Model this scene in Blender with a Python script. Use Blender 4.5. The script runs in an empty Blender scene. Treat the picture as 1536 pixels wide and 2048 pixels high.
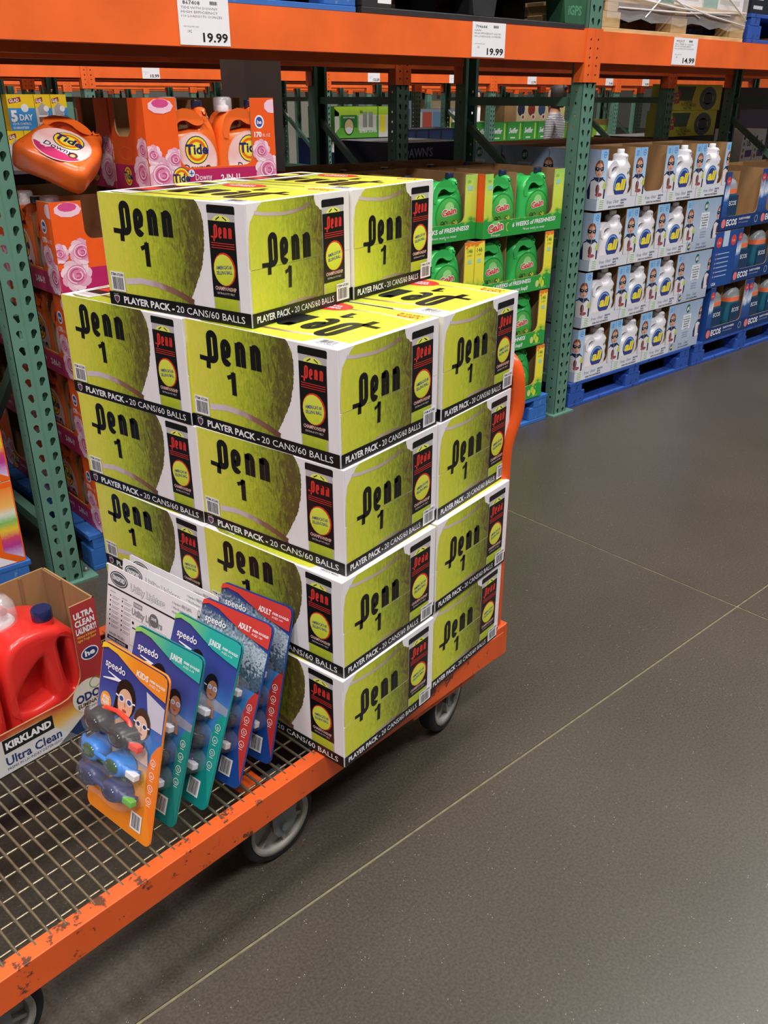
import bpy, bmesh, math, random
from math import pi, sin, cos, radians, tan, hypot
from mathutils import Vector, Matrix
random.seed(7)
SC = bpy.context.scene
COL = SC.collection

# ---------------------------------------------------------------- camera
CAM_POS = (-1.2356, -2.7058, 1.5428)
YAW, PITCH, ROLL, FPX = 0.8443, -0.4456, 0.0009, 1736.5
cam_data = bpy.data.cameras.new('camera')
cam = bpy.data.objects.new('camera', cam_data)
COL.objects.link(cam)
cam_data.sensor_fit = 'VERTICAL'
cam_data.sensor_height = 36.0
cam_data.sensor_width = 27.0
cam_data.lens = 36.0 * FPX / 2048.0
cam_data.clip_start = 0.02
cam_data.clip_end = 200
fw = Vector((cos(PITCH) * cos(YAW), cos(PITCH) * sin(YAW), sin(PITCH)))
rt = Vector((sin(YAW), -cos(YAW), 0)); up = rt.cross(fw)
r2 = rt * cos(ROLL) + up * sin(ROLL); u2 = up * cos(ROLL) - rt * sin(ROLL)
rot = Matrix((r2, u2, -fw)).transposed()
cam.matrix_world = Matrix.Translation(CAM_POS) @ rot.to_4x4()
SC.camera = cam

# ---------------------------------------------------------------- world, lights, exposure
W = bpy.data.worlds.new('hall_air'); SC.world = W; W.use_nodes = True
W.node_tree.nodes['Background'].inputs[0].default_value = (1.0, 0.965, 0.93, 1)
W.node_tree.nodes['Background'].inputs[1].default_value = 0.11
SC.view_settings.view_transform = 'Standard'
SC.view_settings.look = 'None'
SC.view_settings.gamma = 1.0
SC.view_settings.use_curve_mapping = False
SC.view_settings.exposure = 0.5

def high_bay(x, y, z=7.2, power=130, sx=2.4, sy=0.5):
    l = bpy.data.lights.new('high_bay_light', 'AREA')
    l.shape = 'RECTANGLE'; l.size = sx; l.size_y = sy; l.energy = power
    l.color = (1.0, 0.955, 0.925)
    o = bpy.data.objects.new('high_bay_light', l); COL.objects.link(o)
    o.location = (x, y, z)
for lx in (-4.6, -0.6, 3.4, 7.4):
    high_bay(lx, -1.35)
for lx in (-5.5, -2.0):
    high_bay(lx, -5.2, power=230)
for lx in (2.5, 7.0):
    high_bay(lx, -5.2, power=150)
for lx in (1.5, 5.5, 9.5, 13.5):
    high_bay(lx, 3.5, power=150)
for lx in (3.0, 8.0, 13.0, 18.0):
    high_bay(lx, 8.4, power=150)
for lx in (4.0, 10.0, 17.0):
    high_bay(lx, 13.2, power=170)

# ---------------------------------------------------------------- materials
def lin(c):
    c = c / 255.0
    return c / 12.92 if c <= 0.04045 else ((c + 0.055) / 1.055) ** 2.4
def rgb(h):
    return (lin(int(h[0:2], 16)), lin(int(h[2:4], 16)), lin(int(h[4:6], 16)), 1)
MATS = {}
def newmat(name):
    m = bpy.data.materials.new(name); m.use_nodes = True
    MATS[name] = m
    return m, m.node_tree.nodes, m.node_tree.links, m.node_tree.nodes['Principled BSDF']
def scale(c, k):
    return (min(1, c[0] * k), min(1, c[1] * k), min(1, c[2] * k), 1)
def mat(name, col, rough=0.5, metal=0.0, var=0.08, ns=18.0, bump=0.0, coat=0.0, trans=0.0, ior=1.45, stretch=None, alpha=1.0, emit=0):
    if name in MATS: return MATS[name]
    m, N, L, b = newmat(name)
    c = rgb(col) if isinstance(col, str) else col
    tc = N.new('ShaderNodeTexCoord'); mp = N.new('ShaderNodeMapping')
    if stretch: mp.inputs['Scale'].default_value = stretch
    L.new(tc.outputs['Object'], mp.inputs[0])
    n = N.new('ShaderNodeTexNoise'); n.inputs['Scale'].default_value = ns; n.inputs['Detail'].default_value = 5
    L.new(mp.outputs[0], n.inputs['Vector'])
    r = N.new('ShaderNodeValToRGB'); r.color_ramp.elements[0].position = 0.3; r.color_ramp.elements[1].position = 0.7
    r.color_ramp.elements[0].color = scale(c, 1 - var); r.color_ramp.elements[1].color = scale(c, 1 + var)
    L.new(n.outputs['Fac'], r.inputs[0]); L.new(r.outputs[0], b.inputs['Base Color'])
    b.inputs['Roughness'].default_value = rough; b.inputs['Metallic'].default_value = metal
    b.inputs['Coat Weight'].default_value = coat; b.inputs['Coat Roughness'].default_value = 0.15
    b.inputs['Transmission Weight'].default_value = trans; b.inputs['IOR'].default_value = ior
    b.inputs['Alpha'].default_value = alpha
    if bump:
        bp = N.new('ShaderNodeBump'); bp.inputs['Strength'].default_value = bump; bp.inputs['Distance'].default_value = 0.002
        L.new(n.outputs['Fac'], bp.inputs['Height']); L.new(bp.outputs[0], b.inputs['Normal'])
    return m

def ball_mat(name, u0, u1, axis=0, dark='6d6233', rough=0.35, bright='dfdb52', mid='9fae2a', stops=(0.0, .5, .78, 1.0)):
    """printed felt artwork: bright yellow green running to olive brown across the print, fibrous noise"""
    m, N, L, b = newmat(name)
    tc = N.new('ShaderNodeUVMap'); sp = N.new('ShaderNodeSeparateXYZ'); L.new(tc.outputs[0], sp.inputs[0])
    mp = N.new('ShaderNodeMapping'); mp.inputs['Scale'].default_value = (70, 26, 1); mp.inputs['Rotation'].default_value = (0, 0, 0.5)
    L.new(tc.outputs[0], mp.inputs[0])
    n = N.new('ShaderNodeTexNoise'); n.inputs['Scale'].default_value = 1.6; n.inputs['Detail'].default_value = 9; n.inputs['Roughness'].default_value = 0.75; n.inputs['Distortion'].default_value = 1.2
    L.new(mp.outputs[0], n.inputs['Vector'])
    mr = N.new('ShaderNodeMapRange'); mr.inputs['From Min'].default_value = u0; mr.inputs['From Max'].default_value = u1
    L.new(sp.outputs[axis], mr.inputs['Value'])
    ad = N.new('ShaderNodeMath'); ad.operation = 'MULTIPLY_ADD'; ad.inputs[1].default_value = 1.1; ad.inputs[2].default_value = -0.55
    L.new(n.outputs['Fac'], ad.inputs[0])
    su = N.new('ShaderNodeMath'); su.operation = 'ADD'; L.new(ad.outputs[0], su.inputs[0]); L.new(mr.outputs[0], su.inputs[1])
    r = N.new('ShaderNodeValToRGB'); e = r.color_ramp.elements
    e[0].position = stops[0]; e[0].color = rgb(bright); e[1].position = stops[3]; e[1].color = rgb(dark)
    x = e.new(stops[1]); x.color = rgb('bfc836'); x = e.new(stops[2]); x.color = rgb(mid)
    L.new(su.outputs[0], r.inputs[0]); L.new(r.outputs[0], b.inputs['Base Color'])
    b.inputs['Roughness'].default_value = rough
    return m
def grad_mat(name, stops, axis=1, u0=0.0, u1=1.0, rough=0.4, noise=0.0, ns=30):
    """colour ramp along a print's own UV axis (printed artwork)"""
    if name in MATS: return MATS[name]
    m, N, L, b = newmat(name)
    tc = N.new('ShaderNodeUVMap'); sp = N.new('ShaderNodeSeparateXYZ'); L.new(tc.outputs[0], sp.inputs[0])
    mr = N.new('ShaderNodeMapRange'); mr.inputs['From Min'].default_value = u0; mr.inputs['From Max'].default_value = u1
    L.new(sp.outputs[axis], mr.inputs['Value'])
    n = N.new('ShaderNodeTexNoise'); n.inputs['Scale'].default_value = ns; n.inputs['Detail'].default_value = 4; L.new(tc.outputs[0], n.inputs['Vector'])
    ad = N.new('ShaderNodeMath'); ad.operation = 'MULTIPLY_ADD'; ad.inputs[1].default_value = noise; ad.inputs[2].default_value = -noise / 2
    L.new(n.outputs['Fac'], ad.inputs[0])
    su = N.new('ShaderNodeMath'); su.operation = 'ADD'; L.new(ad.outputs[0], su.inputs[0]); L.new(mr.outputs[0], su.inputs[1])
    r = N.new('ShaderNodeValToRGB'); e = r.color_ramp.elements
    e[0].position = stops[0][0]; e[0].color = rgb(stops[0][1]); e[1].position = stops[-1][0]; e[1].color = rgb(stops[-1][1])
    for p, c in stops[1:-1]:
        x = e.new(p); x.color = rgb(c)
    L.new(su.outputs[0], r.inputs[0]); L.new(r.outputs[0], b.inputs['Base Color'])
    b.inputs['Roughness'].default_value = rough
    return m

def chipped(name, base, chip, amt=0.62, rough=0.4, ns=14, dirt=True):
    """painted steel with chips and grime"""
    m, N, L, b = newmat(name)
    tc = N.new('ShaderNodeTexCoord')
    n = N.new('ShaderNodeTexNoise'); n.inputs['Scale'].default_value = ns; n.inputs['Detail'].default_value = 12; n.inputs['Roughness'].default_value = 0.7
    L.new(tc.outputs['Object'], n.inputs['Vector'])
    r = N.new('ShaderNodeValToRGB'); e = r.color_ramp.elements
    e[0].position = amt; e[0].color = (0, 0, 0, 1); e[1].position = amt + 0.03; e[1].color = (1, 1, 1, 1)
    L.new(n.outputs['Fac'], r.inputs[0])
    n2 = N.new('ShaderNodeTexNoise'); n2.inputs['Scale'].default_value = 4; n2.inputs['Detail'].default_value = 6
    L.new(tc.outputs['Object'], n2.inputs['Vector'])
    r2_ = N.new('ShaderNodeValToRGB'); f = r2_.color_ramp.elements
    f[0].position = 0.3; f[0].color = scale(rgb(base), 0.82); f[1].position = 0.65; f[1].color = scale(rgb(base), 1.06)
    L.new(n2.outputs['Fac'], r2_.inputs[0])
    mx = N.new('ShaderNodeMix'); mx.data_type = 'RGBA'; L.new(r.outputs[0], mx.inputs[0]); L.new(r2_.outputs[0], mx.inputs[6]); mx.inputs[7].default_value = rgb(chip)
    L.new(mx.outputs[2], b.inputs['Base Color']); b.inputs['Roughness'].default_value = rough
    bp = N.new('ShaderNodeBump'); bp.inputs['Strength'].default_value = 0.3; bp.inputs['Distance'].default_value = 0.001; bp.invert = True
    L.new(r.outputs[0], bp.inputs['Height']); L.new(bp.outputs[0], b.inputs['Normal'])
    return m

M = {}
M['white'] = mat('white_carton_board', 'ebe7ec', .45, var=.02, ns=60, stretch=(1, 1, .2))
M['black'] = mat('black_print', '111113', .35, var=.1)
M['ink'] = mat('ink_black', '1a1a1c', .5)
M['paper'] = mat('white_paper', 'ecebf0', .6, var=.02)
M['greyink'] = mat('grey_ink', '8d8d93', .6)
M['red'] = mat('red_print', 'd8352c', .4)
M['lilac'] = grad_mat('lilac_seam_print', [(0, 'd8cbd8'), (.45, 'c7b2b8'), (.7, '8d6658'), (1, '6b4636')], 0, .06, .23, .4, .3, 60)
M['lilac2'] = grad_mat('lilac_seam_print_end', [(0, 'd2c5c8'), (.5, 'b5a09a'), (1, '6b4a3a')], 0, .03, .2, .4, .3, 60)
M['ballL'] = ball_mat('tennis_ball_print_side', .03, .262, dark='5a5029', mid='8b952c', stops=(0, .42, .74, .98))
M['ballR'] = ball_mat('tennis_ball_print_end', -.01, .225, dark='5a4a2c', mid='8b952c', stops=(0, .4, .72, 1.0), bright='d8d645')
M['ballT'] = ball_mat('tennis_ball_print_top', .02, .40, bright='e8e64a')
M['balls'] = grad_mat('small_ball_print', [(0, '9fb02a'), (.5, 'd2dc3c'), (1, 'e6ec62')], 1, 0.02, .16, .4, .3, 80)
M['clearprint'] = grad_mat('clear_can_print', [(0, 'cfc9cb'), (1, 'b9b2b6')], 0, 0, .4)
M['kraft'] = mat('kraft_cardboard', 'a07c53', .85, var=.07, ns=25, stretch=(1, 1, .15))
M['kraftd'] = mat('kraft_cardboard_inside', '8a6b48', .9, var=.07, ns=25, stretch=(1, 1, .15))
M['corr'] = mat('corrugated_edge', 'b59a70', .9, var=.2, ns=200)
M['green_steel'] = chipped('green_rack_steel', '5b8474', '2f453f', .70, .45, 20)
M['orange_steel'] = chipped('orange_rack_steel', 'f26a2a', 'c9531c', .72, .38, 9)
M['cart_orange'] = chipped('orange_cart_paint', 'dd5a22', '5a3422', .575, .42, 22)
M['tube_orange'] = chipped('orange_handle_paint', 'e2571c', '6b3018', .70, .22, 30)
M['zinc'] = mat('zinc_wire', 'a09880', .32, metal=.85, var=.2, ns=40)
M['galv'] = mat('galvanised_steel', '7d8286', .45, metal=.6, var=.15, ns=30)
M['rubber'] = mat('black_rubber', '17181c', .6, var=.3, ns=30)
M['wheel_grey'] = mat('grey_wheel_plastic', '9a978f', .55, var=.12, ns=30)
M['dark'] = mat('dark_gap', '0b0b0b', .9)
M['concrete'] = mat('grey_painted_column', 'c9cad0', .7, var=.05, ns=3, bump=.1)
M['blue_pallet'] = chipped('blue_pallet_paint', '2c69b8', '5c7fae', .60, .75, 30)
M['navy_pallet'] = chipped('worn_blue_pallet_paint', '2450a8', '152a5c', .58, .7, 30)
M['wood'] = mat('raw_pine_wood', 'c9a876', .8, var=.18, ns=9, stretch=(1, 1, 8), bump=.2)
M['black_plastic'] = mat('black_pallet_plastic', '2a2b2e', .5, var=.15)
def C(h, rough=.4, **k):
    return mat('print_' + h, h, rough, var=.04, **k)

# ---------------------------------------------------------------- mesh builder
class MB:
    def __init__(s):
        s.V = []; s.F = []; s.MI = []; s.UV = []; s.mats = []; s.S = []; s.T = Matrix.Identity(4)
    def mi(s, m):
        if m not in s.mats: s.mats.append(m)
        return s.mats.index(m)
    def raw(s, verts, faces, m, uvs=None, smooth=False):
        o = len(s.V); T = s.T; i = s.mi(m)
        s.V.extend([tuple(T @ Vector(v)) for v in verts])
        for f in faces:
            s.F.append([o + a for a in f]); s.MI.append(i); s.S.append(smooth)
            s.UV.append([uvs[a] for a in f] if uvs else [(verts[a][0], verts[a][2]) for a in f])
    def box(s, x0, x1, y0, y1, z0, z1, m):
        v = [(x0, y0, z0), (x1, y0, z0), (x1, y1, z0), (x0, y1, z0), (x0, y0, z1), (x1, y0, z1), (x1, y1, z1), (x0, y1, z1)]
        s.raw(v, [(0, 3, 2, 1), (4, 5, 6, 7), (0, 1, 5, 4), (1, 2, 6, 5), (2, 3, 7, 6), (3, 0, 4, 7)], m)
    def prism(s, pts, axis, a, b, m, smooth=False):
        """extrude 2-D outline; axis 'y': pts=(x,z) 'x': pts=(y,z) 'z': pts=(x,y)"""
        def P(p, t):
            return {'y': (p[0], t, p[1]), 'x': (t, p[0], p[1]), 'z': (p[0], p[1], t)}[axis]
        n = len(pts); v = [P(p, a) for p in pts] + [P(p, b) for p in pts]
        f = [list(range(n)), list(range(2 * n - 1, n - 1, -1))]
        s.raw(v, f, m)
        s.raw(v, [(i, n + i, n + (i + 1) % n, (i + 1) % n) for i in range(n)], m, smooth=smooth)
    def loft(s, rings, m, cap=True, closed=True, smooth=True):
        n = len(rings[0]); v = [p for r in rings for p in r]; f = []
        for k in range(len(rings) - 1):
            for i in range(n if closed else n - 1):
                j = (i + 1) % n
                f.append((k * n + i, k * n + j, (k + 1) * n + j, (k + 1) * n + i))
        s.raw(v, f, m, smooth=smooth)
        if cap:
            s.raw(rings[0], [list(range(n - 1, -1, -1))], m); s.raw(rings[-1], [list(range(n))], m)
    def lathe(s, prof, m, c=(0, 0), n=20, axis='z', smooth=True, sy=1.0, cap=True):
        rings = []
        for r, h in prof:
            ring = []
            for i in range(n):
                a = 2 * pi * i / n; p, q = r * cos(a), r * sin(a) * sy
                ring.append({'z': (c[0] + p, c[1] + q, h), 'y': (c[0] + p, h, c[1] - q), 'x': (h, c[0] + p, c[1] + q)}[axis])
            rings.append(ring)
        s.loft(rings, m, cap=cap, smooth=smooth)
    def tube(s, path, r, m, n=8, cap=True):
        rings = []; P = [Vector(p) for p in path]; prev = None
        for i, p in enumerate(P):
            t = (P[min(i + 1, len(P) - 1)] - P[max(i - 1, 0)]).normalized()
            if prev is None:
                a = t.cross(Vector((0, 0, 1)))
                if a.length < 1e-3: a = t.cross(Vector((0, 1, 0)))
            else: a = prev - t * prev.dot(t)
            a.normalize(); prev = a; bb = t.cross(a)
            rr = r[i] if isinstance(r, (list, tuple)) else r
            rings.append([tuple(p + (a * cos(2 * pi * k / n) + bb * sin(2 * pi * k / n)) * rr) for k in range(n)])
        s.loft(rings, m, cap=cap)
    def add(s, md, m, T=None, smooth=False):
        """append cached (verts, faces)"""
        v, f = md
        if T is not None: v = [tuple(T @ Vector(p)) for p in v]
        s.raw(v, f, m, smooth=smooth)
    def mesh(s, name):
        me = bpy.data.meshes.new(name); me.from_pydata(s.V, [], s.F)
        for m in s.mats: me.materials.append(m)
        me.polygons.foreach_set('material_index', s.MI)
        me.polygons.foreach_set('use_smooth', s.S)
        uv = me.uv_layers.new(name='UVMap')
        flat = [c for f in s.UV for p in f for c in p]
        uv.data.foreach_set('uv', flat); me.update()
        return me
def obj(name, mb, parent=None, label=None, bevel=0, cat=None, group=None, kind=None, smooth_mod=0):
    me = mb.mesh(name) if isinstance(mb, MB) else mb
    o = bpy.data.objects.new(name, me); COL.objects.link(o)
    if parent: o.parent = parent
    if label: o['label'] = label
    if cat: o['category'] = cat
    if group: o['group'] = group
    if kind: o['kind'] = kind
    if bevel:
        b = o.modifiers.new('bevel', 'BEVEL'); b.width = bevel; b.segments = 2; b.limit_method = 'ANGLE'; b.angle_limit = radians(40)
    if smooth_mod:
        b = o.modifiers.new('sub', 'SUBSURF'); b.levels = smooth_mod; b.render_levels = smooth_mod
    return o
def thing(name, label, cat, loc=(0, 0, 0), rz=0, group=None):
    o = bpy.data.objects.new(name, None); COL.objects.link(o)
    o.location = loc; o.rotation_euler = (0, 0, rz); o['label'] = label; o['category'] = cat
    o.empty_display_size = .05
    if group: o['group'] = group
    return o
def dup(root, loc, rz=0, label=None, group=None, skip=()):
    c = root.copy(); COL.objects.link(c); c.location = loc; c.rotation_euler = (0, 0, rz)
    if label: c['label'] = label
    if group: c['group'] = group
    def rec(a, b):
        for ch in list(a.children):
            if ch.name.split('.')[0] in skip: continue
            d = ch.copy(); COL.objects.link(d); d.parent = b; rec(ch, d)
    rec(root, c)
    return c

# ---------------------------------------------------------------- flat print
TXT = {}
def text_mesh(s, bold=0.0, res=2):
    k = (s, bold, res)
    if k in TXT: return TXT[k]
    cu = bpy.data.curves.new('t', 'FONT'); cu.body = s; cu.size = 1.0; cu.offset = bold; cu.resolution_u = res
    o = bpy.data.objects.new('t', cu); COL.objects.link(o)
    bpy.context.view_layer.update()
    me = o.evaluated_get(bpy.context.evaluated_depsgraph_get()).to_mesh()
    v = [(p.co.x, p.co.y) for p in me.vertices]; f = [list(p.vertices) for p in me.polygons]
    o.to_mesh_clear(); bpy.data.objects.remove(o); bpy.data.curves.remove(cu)
    x0 = min([p[0] for p in v] or [0]); x1 = max([p[0] for p in v] or [1])
    v = [(a - x0, b) for a, b in v]
    TXT[k] = (v, f, x1 - x0); return TXT[k]
LAY = 0.00022
class Dec:
    def __init__(s, mb, O, U, V, lift=0.0002):
        s.mb = mb; s.O = Vector(O); s.U = Vector(U).normalized(); s.V = Vector(V).normalized(); s.N = s.U.cross(s.V); s.lift = lift
        s.uo = 0; s.vo = 0; s.zs = 1.0
    def put(s, pts, faces, m, l):
        P = [tuple(s.O + s.U * a + s.V * (b * s.zs) + s.N * (s.lift + LAY * l)) for a, b in pts]
        s.mb.raw(P, faces, m, uvs=[(a - s.uo, b - s.vo) for a, b in pts])
    def poly(s, pts, m, l=0):
        a = sum(pts[i - 1][0] * p[1] - p[0] * pts[i - 1][1] for i, p in enumerate(pts))
        if a < 0: pts = pts[::-1]
        s.put(pts, [list(range(len(pts)))], m, l)
    def rect(s, u0, v0, u1, v1, m, l=0):
        s.poly([(u0, v0), (u1, v0), (u1, v1), (u0, v1)], m, l)
    def ell(s, cu, cv, ru, rv, m, l=0, n=24, rot=0):
        s.poly([(cu + ru * cos(a) * cos(rot) - rv * sin(a) * sin(rot), cv + ru * cos(a) * sin(rot) + rv * sin(a) * cos(rot)) for a in [2 * pi * i / n for i in range(n)]], m, l)
    def ring(s, cu, cv, ru, rv, w, m, l=0, n=24, a0=0, a1=2 * pi, rot=0):
        pts = []
        for i in range(n + 1):
            a = a0 + (a1 - a0) * i / n
            for k in (0, w):
                x, y = (ru - k) * cos(a), (rv - k) * sin(a)
                pts.append((cu + x * cos(rot) - y * sin(rot), cv + x * sin(rot) + y * cos(rot)))
        s.put(pts, [(2 * i, 2 * i + 2, 2 * i + 3, 2 * i + 1) for i in range(n)], m, l)
    def text(s, t, u, v, h, m, l=1, w=None, bold=0.0, shear=0.0, rot=0.0, align='l', res=2):
        vv, ff, tw = text_mesh(t, bold, res); k = h / 0.72; kx = k
        if w: kx = w / max(tw, 1e-4)
        W_ = tw * kx; du = {'l': 0, 'c': -W_ / 2, 'r': -W_}[align]; pts = []
        for a, b in vv:
            x = a * kx + du + b * k * shear; y = b * k
            pts.append((u + x * cos(rot) - y * sin(rot), v + x * sin(rot) + y * cos(rot)))
        s.put(pts, ff, m, l)
    def stroke(s, pts, w, m, l=1, taper=None):
        n = len(pts); L = []
        for i in range(n):
            a = pts[max(i - 1, 0)]; b = pts[min(i + 1, n - 1)]
            dx, dy = b[0] - a[0], b[1] - a[1]; d = hypot(dx, dy) or 1
            nx, ny = -dy / d, dx / d; h = w / 2
            if 0 < i < n - 1:
                e = pts[i]; d1 = (e[0] - a[0], e[1] - a[1]); q = hypot(*d1) or 1
                c = abs((d1[0] * dx + d1[1] * dy) / (q * d)); h /= max(c, .7)
            L.append((pts[i][0] + nx * h, pts[i][1] + ny * h)); L.append((pts[i][0] - nx * h, pts[i][1] - ny * h))
        s.put(L, [(2 * i + 1, 2 * i + 3, 2 * i + 2, 2 * i) for i in range(n - 1)], m, l)
def arc(cx, cy, rx, ry, a0, a1, n=8):
    return [(cx + rx * cos(radians(a0 + (a1 - a0) * i / n)), cy + ry * sin(radians(a0 + (a1 - a0) * i / n))) for i in range(n + 1)]
def barcode(D, u, v, w, h, l=1, txt=None, paper=True):
    if paper: D.rect(u, v, u + w, v + h, M['paper'], l)
    top = v + h * (.72 if txt else .9)
    if txt: D.text(txt, u + w * .06, v + h * .8, h * .13, M['ink'], l + 1, w=w * .88, bold=.02)
    rnd = random.Random(int(w * 1e5)); x = u + w * .14; e = u + w * .88
    while x < e:
        b = w * rnd.choice((.02, .03, .045)); D.rect(x, v + h * .1, min(x + b, e), top, M['ink'], l + 1); x += b + w * rnd.choice((.022, .035))

def penn_word(D, u, v, w, h, m, l, sh=0.0, tw=.080):
    """the round stroked four-letter word with a barred tail on its first letter"""
    T = tw * w
    def S(pts): D.stroke([(u + (x + sh * y) * w, v + y * h) for x, y in pts], T, m, l)
    D.stroke([(u - .10 * w, v + .035 * h), (u + .06 * w, v + .015 * h)], T * .72, m, l)
    S([(.035, .02), (.09, .02)] + arc(.10, .20, .08, .18, -90, 0, 6) + arc(.1275, .80, .0525, .14, 0, 180, 8) + [(.075, .12)])
    D.stroke([(u + .045 * w, v), (u + .038 * w, v - .31 * h)], T * .88, m, l)
    S([(.335, .28), (.385, .36)] + arc(.352, .56, .046, .17, -10, 180, 8) + arc(.352, .20, .046, .18, 180, 330, 7))
    for x in (.545, .785):
        S([(x, 0), (x, .80)]); S(arc(x + .0425, .60, .0425, .15, 180, 0, 8) + [(x + .085, 0)])
def penn_can(D, u, v, w, h):
    """printed can: lid, clear neck, black label; v is its foot, h its height"""
    D.rect(u, v, u + w, v + h * .92, M['clearprint'], 1)
    D.ell(u + w * .5, v + h * .855, w * .33, h * .055, M['balls'], 2, 14)
    D.stroke([(u + w * .3, v + h * .865), (u + w * .44, v + h * .895)], w * .03, M['black'], 3)
    D.stroke([(u + w * .56, v + h * .895), (u + w * .7, v + h * .865)], w * .03, M['black'], 3)
    D.rect(u + w * .03, v, u + w * .95, v + h * .13, M['balls'], 2)
    D.poly([(u - w * .02, v + h * .925)] + [(u + w * 1.02, v + h * .925), (u + w * 1.02, v + h * .99), (u + w * .98, v + h), (u + w * .02, v + h), (u - w * .02, v + h * .99)], M['black'], 2)
    D.rect(u, v + h * .12, u + w, v + h * .855, M['black'], 3)
    penn_word(D, u + w * .16, v + h * .70, w * .78, h * .12, M['red'], 4, 0.02, .075)
    for k in (0, 1, 2): D.rect(u + w * .07, v + h * (.60 + .022 * k), u + w * .95, v + h * (.607 + .022 * k), M['red'], 4)
    D.ell(u + w * .51, v + h * .40, w * .42, h * .162, M['red'], 4, 20)
    D.ell(u + w * .49, v + h * .395, w * .385, h * .15, M['balls'], 5, 20)
    for t, dv in (("AMERICA'S #1", .405), ('SELLING BALL', .355)):
        D.text(t, u + w * .5, v + h * dv, h * .034, C('2b3f8f'), 6, w=w * .6, bold=.02, rot=.1, align='c', res=1)
    D.text('CHAMPIONSHIP', u + w * .5, v + h * .195, h * .038, C('e6b8b0'), 4, w=w * .82, bold=.02, align='c', res=1)
    D.text('EXTRA-DUTY FELT', u + w * .5, v + h * .155, h * .02, C('d8d0d0'), 4, w=w * .66, align='c', res=1)

# ================================================================ SETTING
def floor_mat():
    m, N, L, b = newmat('polished_concrete')
    tc = N.new('ShaderNodeTexCoord')
    n1 = N.new('ShaderNodeTexNoise'); n1.inputs['Scale'].default_value = 1.1; n1.inputs['Detail'].default_value = 6; n1.inputs['Roughness'].default_value = .6
    n2 = N.new('ShaderNodeTexNoise'); n2.inputs['Scale'].default_value = 170; n2.inputs['Detail'].default_value = 3
    n3 = N.new('ShaderNodeTexVoronoi'); n3.inputs['Scale'].default_value = 120
    for n in (n1, n2, n3): L.new(tc.outputs['Object'], n.inputs['Vector'])
    r = N.new('ShaderNodeValToRGB'); e = r.color_ramp.elements
    e[0].position = .3; e[0].color = rgb('403b34'); e[1].position = .7; e[1].color = rgb('4a443b')
    L.new(n1.outputs['Fac'], r.inputs[0])
    r2_ = N.new('ShaderNodeValToRGB'); e = r2_.color_ramp.elements
    e[0].position = .3; e[0].color = (.70, .70, .70, 1); e[1].position = .7; e[1].color = (1.28, 1.27, 1.25, 1)
    L.new(n2.outputs['Fac'], r2_.inputs[0])
    mx = N.new('ShaderNodeMix'); mx.data_type = 'RGBA'; mx.blend_type = 'MULTIPLY'; mx.inputs[0].default_value = 1
    L.new(r.outputs[0], mx.inputs[6]); L.new(r2_.outputs[0], mx.inputs[7])
    r3 = N.new('ShaderNodeValToRGB'); e = r3.color_ramp.elements
    e[0].position = .0; e[0].color = (1, 1, 1, 1); e[1].position = .16; e[1].color = (0, 0, 0, 1)
    L.new(n3.outputs['Distance'], r3.inputs[0])
    n4 = N.new('ShaderNodeTexNoise'); n4.inputs['Scale'].default_value = 30; L.new(tc.outputs['Object'], n4.inputs['Vector'])
    r4 = N.new('ShaderNodeMath'); r4.operation = 'GREATER_THAN'; r4.inputs[1].default_value = .6; L.new(n4.outputs['Fac'], r4.inputs[0])
    mu = N.new('ShaderNodeMath'); mu.operation = 'MULTIPLY'; L.new(r3.outputs[0], mu.inputs[0]); L.new(r4.outputs[0], mu.inputs[1])
    mx2 = N.new('ShaderNodeMix'); mx2.data_type = 'RGBA'; L.new(mu.outputs[0], mx2.inputs[0]); L.new(mx.outputs[2], mx2.inputs[6]); mx2.inputs[7].default_value = rgb('b9b2a0')
    L.new(mx2.outputs[2], b.inputs['Base Color'])
    r5 = N.new('ShaderNodeMapRange'); r5.inputs['To Min'].default_value = .27; r5.inputs['To Max'].default_value = .42
    L.new(n1.outputs['Fac'], r5.inputs['Value']); L.new(r5.outputs[0], b.inputs['Roughness'])
    b.inputs['Specular IOR Level'].default_value = .45
    return m
FM = floor_mat()
GR = .007    # width of the sawn joints
mb = MB()
JX = [-12, 1.309, 6.9, 45]; JY = [-12, -1.628, 3.6, 30]
for i in range(3):
    for j in range(3):
        mb.box(JX[i] + GR / 2, JX[i + 1] - GR / 2, JY[j] + GR / 2, JY[j + 1] - GR / 2, -.12, 0, FM)
obj('floor', mb, kind='structure')
JM = mat('joint_filler', '6f6950', .8, var=.25, ns=40)
for k in (1, 2):
    mb = MB(); mb.box(JX[k] - GR / 2, JX[k] + GR / 2, -12, 30, -.1, -.0015, JM); obj('trim_%d' % k, mb, kind='structure')
    mb = MB(); mb.box(-12, 45, JY[k] - GR / 2, JY[k] + GR / 2, -.1, -.0025, JM); obj('trim_%d' % (k + 2), mb, kind='structure')
WM = mat('pale_wall', 'b8b6ae', .8, var=.03, ns=2)
mb = MB(); mb.box(-12, 45, 30, 30.2, -.1, 9, WM); obj('wall_back', mb, kind='structure')
mb = MB(); mb.box(45, 45.2, -12, 30, -.1, 9, WM); obj('wall_right', mb, kind='structure')
mb = MB(); mb.box(1.161, 1.362, .925, 1.125, 0, 8, M["concrete"]); mb.box(1.15, 1.373, .915, 1.136, 0, .12, M["concrete"])
obj('building_column', mb, None, 'square grey painted building column standing behind the orange beam', bevel=.006, cat='column')

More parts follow.
